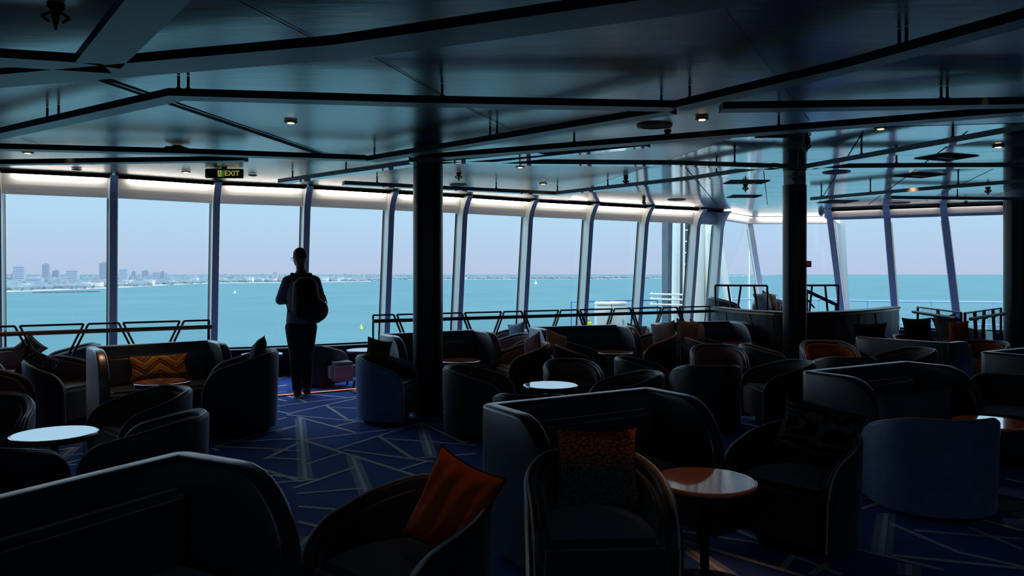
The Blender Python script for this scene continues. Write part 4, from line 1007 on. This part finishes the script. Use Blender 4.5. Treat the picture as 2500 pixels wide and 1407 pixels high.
CM = dict(orange=mat('cushion_orange', (.50, .085, .02), .8, spec=.2, sheen=.25, sheen_col=(1, .6, .4), noise=.4, nscale=7, bump=.6, bscale=8), mosaic=pat('cushion_mosaic', b_mosaic, (.3, .05, .02)), gold=pat('cushion_gold', b_zigzag, (.5, .25, .08)), leaf=pat('cushion_leaf', b_leaf, (.02, .02, .02), sheen=.3),
  slate=mat('cushion_slate', (.09, .12, .17), .8, sheen=.8, sheen_col=(.6, .75, 1), noise=.4, nscale=8), stripe=pat('cushion_stripe', b_stripe((.012, .02, .035), (.09, .10, .13), 14), (.1, .1, .1)), speck=pat('cushion_speck', b_speck, (.02, .02, .02)),
  knit=pat('cushion_knit', b_check((.03, .02, .02), (.42, .33, .30), 14), (.3, .3, .3)), weave=pat('cushion_weave', b_check((.10, .08, .06), (.75, .66, .52), 14), (.5, .5, .5)), grey=mat('cushion_grey', (.17, .15, .16), .9, noise=.2, nscale=30), purple=mat('cushion_purple', (.15, .095, .12), .9, noise=.4, nscale=40),
  brown=mat('cushion_brown', (.22, .12, .06), .85, noise=.5, nscale=6), cream=mat('cushion_cream', (.55, .40, .28), .85, noise=.3, nscale=9), pale=mat('cushion_pale_blue', (.22, .30, .42), .85, sheen=.2), black=mat('cushion_black', (.012, .012, .013), .8, sheen=.2, noise=.4, nscale=20), red=mat('cushion_red', (.45, .07, .02), .8, sheen=.2))
ci = [0]
pipem = mat('piping_black', (.01, .01, .01), .6)
def cushion(loc, size, rot, m, label, piped=True):
    ci[0] += 1
    o = obj('cushion', cushion_mesh(size[0], size[1], size[2], ci[0]), CM[m]); o.location = loc; o.rotation_euler = Euler([R(a) for a in rot], 'XYZ'); tag(o, label, 'cushion', 'scatter cushions')
    if piped:
        b = B(); w2, h2 = size[0] / 2, size[1] / 2; prev = None; N = 12; P_ = []
        for s in range(4):
            for i in range(N):
                t_ = -1 + 2 * i / N
                u_, v_ = ((t_, -1), (1, t_), (-t_, 1), (-1, -t_))[s]
                P_.append(Vector((u_ * w2 * (1 - .20 * .55 * (1 - v_ * v_)), 0, v_ * h2 * (1 - .20 * .55 * (1 - u_ * u_)))))
        for i in range(len(P_)): cyl(b, P_[i], P_[(i + 1) % len(P_)], .005, seg=6)
        obj('piping', b, pipem, o)
    return o
def cpx(px, py, Y): return PYY(px, py, Y)
# rot: (tilt about x, roll, yaw)
cushion(cpx(1106, 1238, 3.05), (.31, .39, .15), (-14, 21, -22), 'orange', 'orange velvet cushion with black piping on the black tub chair')
cushion(cpx(1458, 1140, 3.52), (.39, .36, .13), (-14, 1, 3), 'mosaic', 'cushion with orange and grey mosaic pattern, front centre')
cushion(cpx(2000, 1052, 4.38), (.44, .31, .13), (-16, 12, -30), 'leaf', 'black cushion with grey leaf strokes on the tub chair')
cushion(cpx(2232, 1010, 4.9), (.49, .33, .15), (-8, 6, 180 - 8), 'slate', 'slate-blue cushion poking above the blue-grey chair back')
cushion(cpx(389, 897, 7.72), (.58, .26, .10), (-14, 0, 40), 'gold', 'gold and brown zigzag cushion on the left sofa')
cushion(cpx(92, 897, 7.7), (.36, .32, .12), (-14, 30, 50), 'speck', 'black and white speckled cushion on a tub chair at left')
cushion(cpx(628, 868, 7.5), (.34, .32, .13), (-16, -18, -60), 'stripe', 'dark striped cushion on the tub chair left of the aisle')
cushion(cpx(924, 860, 8.1), (.28, .28, .12), (-14, 14, 30), 'brown', 'brown cushion on the blue-lit chair left of the thick column')
cushion(cpx(1300, 848, 9.2), (.30, .30, .12), (-14, -22, -50), 'purple', 'speckled purple cushion standing on a tub chair')
cushion(cpx(1358, 842, 9.4), (.36, .33, .12), (-16, 20, 40), 'knit', 'knotted basket-pattern cushion right of the purple one')
cushion(cpx(1620, 817, 10.7), (.38, .34, .13), (-12, -12, -40), 'grey', 'plain mauve-grey cushion on a rear tub chair')
cushion(cpx(1678, 813, 10.4), (.36, .34, .12), (-14, 12, 20), 'knit', 'dark basket-weave cushion right of the plain grey one')
cushion(cpx(1702, 812, 10.65), (.32, .32, .12), (-14, 16, 40), 'cream', 'cream cushion leaning behind the basket-weave one')
cushion(cpx(1262, 812, 12.4), (.28, .30, .12), (-10, -12, -20), 'pale', 'pale blue cushion by the window right of the slanted bar')
cushion(cpx(1553, 818, 12.5), (.34, .34, .12), (-12, 10, 10), 'cream', 'orange-cream cushion behind the long railing')
cushion(cpx(72, 852, 8.95), (.26, .26, .1), (-12, 45, 20), 'brown', 'small brown cushion on the pale-rimmed chair by the left window')
cushion(cpx(2240, 808, 10.6), (.43, .36, .13), (-8, 0, 5), 'black', 'large square dark cushion on the right orange chair')
cushion(cpx(2312, 800, 11.2), (.40, .36, .12), (-12, -10, 10), 'weave', 'white woven cushion between the dark and the orange ones')
cushion(cpx(2340, 812, 10.0), (.24, .30, .12), (-8, -3, -30), 'red', 'orange-red cushion behind the slim bronze posts')
cushion(cpx(2123, 812, 9.72), (.42, .24, .12), (-14, 2, 175), 'black', 'dark fringed cushion above the loveseat back')
cushion(PYY(1862, 737, 15.2), (.34, .36, .14), (-14, -6, 10), 'weave', 'sunlit cream woven cushion on the raised platform')
cushion(PYY(1877, 735, 15.6), (.36, .36, .14), (-14, 16, 20), 'brown', 'sunlit brown patterned cushion behind the woven one on the platform')
# platform seats
dup(usedk['mauve'], (PY(1880, 15.5).x, 15.6, .424), R(-20), 'pale tub chair on the raised platform with sunlit cushions', GW)
dup(usedk['dark'], (PY(1766, 15.0).x, 15.0, .424), R(70), 'black tub chair on the raised platform beside the corner post', GW)

# ================================================================== THE MAN
MX, MY = tx(738, 9.5), 9.45
man = thing('person', 'man standing in grey shirt and dark trousers, head bowed, wearing a black backpack', 'person', (MX, MY, 0), R(12))
def chain(bm, pts, rad, seg=14):
    pts = [Vector(p) for p in pts]
    for p, r in zip(pts, rad): 
        if hasattr(r, '__len__'): sph(bm, p, r, seg)
        else: sph(bm, p, r, seg)
    for (p, r), (q, s) in zip(zip(pts, rad), list(zip(pts, rad))[1:]):
        if hasattr(r, '__len__'):
            for k in range(1, 8):
                t = k / 8; sph(bm, p.lerp(q, t), tuple(r[i] + (s[i] - r[i]) * t for i in range(3)), seg)
        else: cyl(bm, p, q, r, s, seg=seg)
def remesh(o, vs_=.014, it=4):
    for md in list(o.modifiers): o.modifiers.remove(md)
    r = o.modifiers.new('r', 'REMESH'); r.mode = 'VOXEL'; r.voxel_size = vs_; r.use_smooth_shade = True
    s = o.modifiers.new('s', 'SMOOTH'); s.iterations = it; s.factor = .5
LS, RS = (-.165, .0, 1.455), (.17, 0, 1.455)
LE, RE = (-.262, .06, 1.20), (.245, .05, 1.19)
LH, RH = (-.085, .29, 1.19), (.06, .30, 1.21)
hips = [(-.095, 0, .93), (.095, 0, .93)]; knees = [(-.062, .03, .50), (.062, .05, .50)]; ank = [(-.045, -.03, .09), (.06, .13, .09)]
b = B()
chain(b, [(0, 0, .93), (0, .0, 1.10), (0, -.01, 1.30), (0, 0, 1.45)], [(.155, .11, .10), (.14, .10, .10), (.17, .12, .10), (.165, .10, .08)])
chain(b, [(0, .0, 1.50), (-.005, .03, 1.60), (-.01, .045, 1.66)], [.075, .058, .058])
chain(b, [LS, LE, LH], [.062, .042, .030]); chain(b, [RS, RE, RH], [.062, .042, .030]); chain(b, [(0, 0, 1.47), LS], [.08, .06]); chain(b, [(0, 0, 1.47), RS], [.08, .06])
for h, k, a in zip(hips, knees, ank): chain(b, [h, k, a], [.085, .058, .042]); chain(b, [a, (a[0], a[1] + .12, .045)], [.045, .038])
# head bowed and turned to the left
HR = Matrix.Rotation(R(48), 4, 'Z') @ Matrix.Rotation(R(-20), 4, 'X'); HC = Vector((-.02, .065, 1.755))
def hp(x, y, z): return HC + HR @ Vector((x, y, z))
sph(b, HC, (.074, .092, .105), 20, HR)
sph(b, hp(0, .055, -.055), (.052, .045, .055), 14, HR)      # jaw
sph(b, hp(0, .105, -.015), (.012, .020, .024), 10, HR)      # nose
sph(b, hp(0, .092, -.058), (.022, .012, .009), 10, HR)      # mouth
for s in (-1, 1): sph(b, hp(s * .076, -.005, -.01), (.012, .020, .032), 10, HR)   # ears
# hands: palms, fingers, thumbs, closed around a phone
def hand(b, w, s):
    w = Vector(w); c = w + Vector((s * -.035, .03, .02))
    sph(b, c, (.040, .018, .042), 12)
    for i, (l, dz) in enumerate(((.060, .03), (.068, .01), (.064, -.012), (.050, -.032))):
        p0 = c + Vector((-s * .03 if False else s * -.02, .01, dz)); p1 = p0 + Vector((-s * l * .5, .018, .004)); p2 = p1 + Vector((-s * l * .4, -.012, .004))
        chain(b, [p0, p1, p2], [.010, .0092, .008], 8)
    p0 = c + Vector((0, -.01, .035)); chain(b, [p0, p0 + Vector((-s * .02, -.015, .03)), p0 + Vector((-s * .04, -.012, .045))], [.012, .010, .009], 8)
hand(b, LH, -1); hand(b, RH, 1)
body = obj('body', b, skin, man); remesh(body, .009, 3)
b = B()
chain(b, [(0, 0, .955), (0, .0, 1.12), (0, -.01, 1.30), (0, 0, 1.46)], [(.185, .135, .06), (.17, .125, .10), (.178, .13, .10), (.145, .11, .07)], 20)
chain(b, [(0, 0, 1.50), LS], [.075, .068]); chain(b, [(0, 0, 1.50), RS], [.075, .068])
le = Vector(LS).lerp(Vector(LE), .93); re_ = Vector(RS).lerp(Vector(RE), .93)
chain(b, [LS, le], [.068, .062]); chain(b, [RS, re_], [.068, .062])
chain(b, [(0, .01, 1.50), (0, .02, 1.555)], [.085, .072])
sh_ = obj('shirt', b, shirtm, man); remesh(sh_, .014, 5)
b = B(); chain(b, [(0, 0, .96), (0, 0, .86)], [(.165, .12, .06), (.17, .125, .08)], 20)
for h, k, a in zip(hips, knees, ank): chain(b, [(h[0], h[1], .88), k, (a[0], a[1], .12)], [.102, .080, .064], 18)
tr_ = obj('trousers', b, trous, man); remesh(tr_, .014, 5)
b = B(); sph(b, hp(0, -.012, .022), (.081, .094, .098), 24, HR)
for v in list(b.verts):
    l = HR.inverted() @ (v.co - HC)
    if (l.y > .05 and l.z < .062) or l.z < -.05: b.verts.remove(v)
o = obj('hair', b, hairm, man); sl = o.modifiers.new('t', 'SOLIDIFY'); sl.thickness = .008
b = B()
for s in (-1, 1):
    c = hp(s * .034, .098, .012); last = None
    for i in range(17):
        a = 2 * PI * i / 16; p = hp(s * .034 + .026 * math.cos(a), .098, .008 + .019 * math.sin(a))
        if last: cyl(b, last, p, .0022, seg=6)
        last = p
    cyl(b, hp(s * .06, .096, .014), hp(s * .080, .0, .012), .0022, seg=6)
cyl(b, hp(-.009, .099, .012), hp(.009, .099, .012), .0022, seg=6)
obj('glasses', b, blackm, man)
b = B()
for s in (-1, 1): sph(b, hp(s * .032, .083, .008), (.011, .008, .007), 10, HR)
obj('eyes', b, mat('eye_white', (.6, .6, .6), .3), man)
for s, a in zip((-1, 1), ank):
    b = B(); sph(b, (a[0], a[1] + .055, .055), (.048, .135, .052), 18); sph(b, (a[0], a[1] - .02, .08), (.046, .055, .055), 14)
    for v in b.verts:
        if v.co.z < .022: v.co.z = .022
    so = obj('shoe', b, shoem, man)
    b = B(); outl = [(a[0] + .050 * math.cos(t), a[1] + .05 + .138 * math.sin(t)) for t in [2 * PI * i / 24 for i in range(24)]]; poly(b, outl, .003, .026); obj('sole', b, solem, so)
# backpack
T = thing('backpack', 'black backpack worn on the standing man\'s back, sagging to the right', 'backpack', (MX, MY, 0), R(12))
b = B()
chain(b, [(.06, -.20, 1.40), (.065, -.22, 1.28), (.075, -.23, 1.12)], [(.15, .09, .11), (.165, .11, .11), (.175, .12, .10)], 20)
sph(b, (.185, -.20, 1.10), (.155, .12, .15), 20)
sph(b, (.15, -.20, 1.03), (.14, .11, .10), 20)
o = obj('bag', b, packm, T); remesh(o, .014, 5)
b = B(); chain(b, [(.05, -.335, 1.16), (.07, -.335, 1.06)], [(.11, .03, .06), (.12, .035, .07)], 16); o = obj('front_pocket', b, packm, T); remesh(o, .012, 4)
for s in (-1, 1):
    b = B(); P_ = [(s * .09 + .02, -.12, 1.46), (s * .105, -.02, 1.545), (s * .12, .08, 1.49), (s * .15, .14, 1.38), (s * .17, .10, 1.20), (s * .15 + .02, -.08, 1.08)]
    for a, c in zip(P_, P_[1:]): bar(b, a, c, .05, .014)
    for p in P_[1:-1]: sph(b, p, (.025, .016, .016), 10)
    obj('shoulder_strap', b, packm, T)
b = B(); chain(b, [(.29, -.14, 1.28), (.315, -.17, 1.2), (.31, -.2, 1.1)], [.006, .006, .006], 8); obj('loose_strap', b, packm, T)
b = B(); box(b, (-.01, .355, 1.225), (.075, .009, .15)); bev(b, .003); o = obj('phone', b, blackm); o.location = (MX, MY, 0); o.rotation_euler = (0, 0, R(12)); tag(o, 'small dark phone held in the standing man\'s hands', 'phone')

# ================================================================== WARM FILL SPOTS (added over tables and cushions, no fixtures)
def fill_spot(x, y, energy, ang=70):
    l = bpy.data.lights.new('spot', 'SPOT'); l.energy = energy; l.color = (1, .55, .28); l.spot_size = R(ang); l.spot_blend = .6; l.shadow_soft_size = .04
    o = bpy.data.objects.new('spot', l); COL.objects.link(o); o.location = (x, y, ZC - .04)
for x, y, e_, *an in ((.93, 3.67, 34, 24), (-.25, 3.2, 9, 20), (.41, 3.36, 95, 12), (3.22, 5.12, 22, 24), (4.15, 10.0, 9), (-3.58, 7.42, 46, 34), (-4.6, 7.9, 12, 60), (-.6, 8.75, 20, 18), (1.3, 9.8, 20, 18), (3.24, 10.9, 18, 20), (.3, 9.1, 14, 34), (2.15, 10.4, 14, 40), (5.6, 10.6, 7), (3.0, 9.4, 4), (-5.2, 7.6, 4)):
    fill_spot(x, y, e_, *(an or [70]))
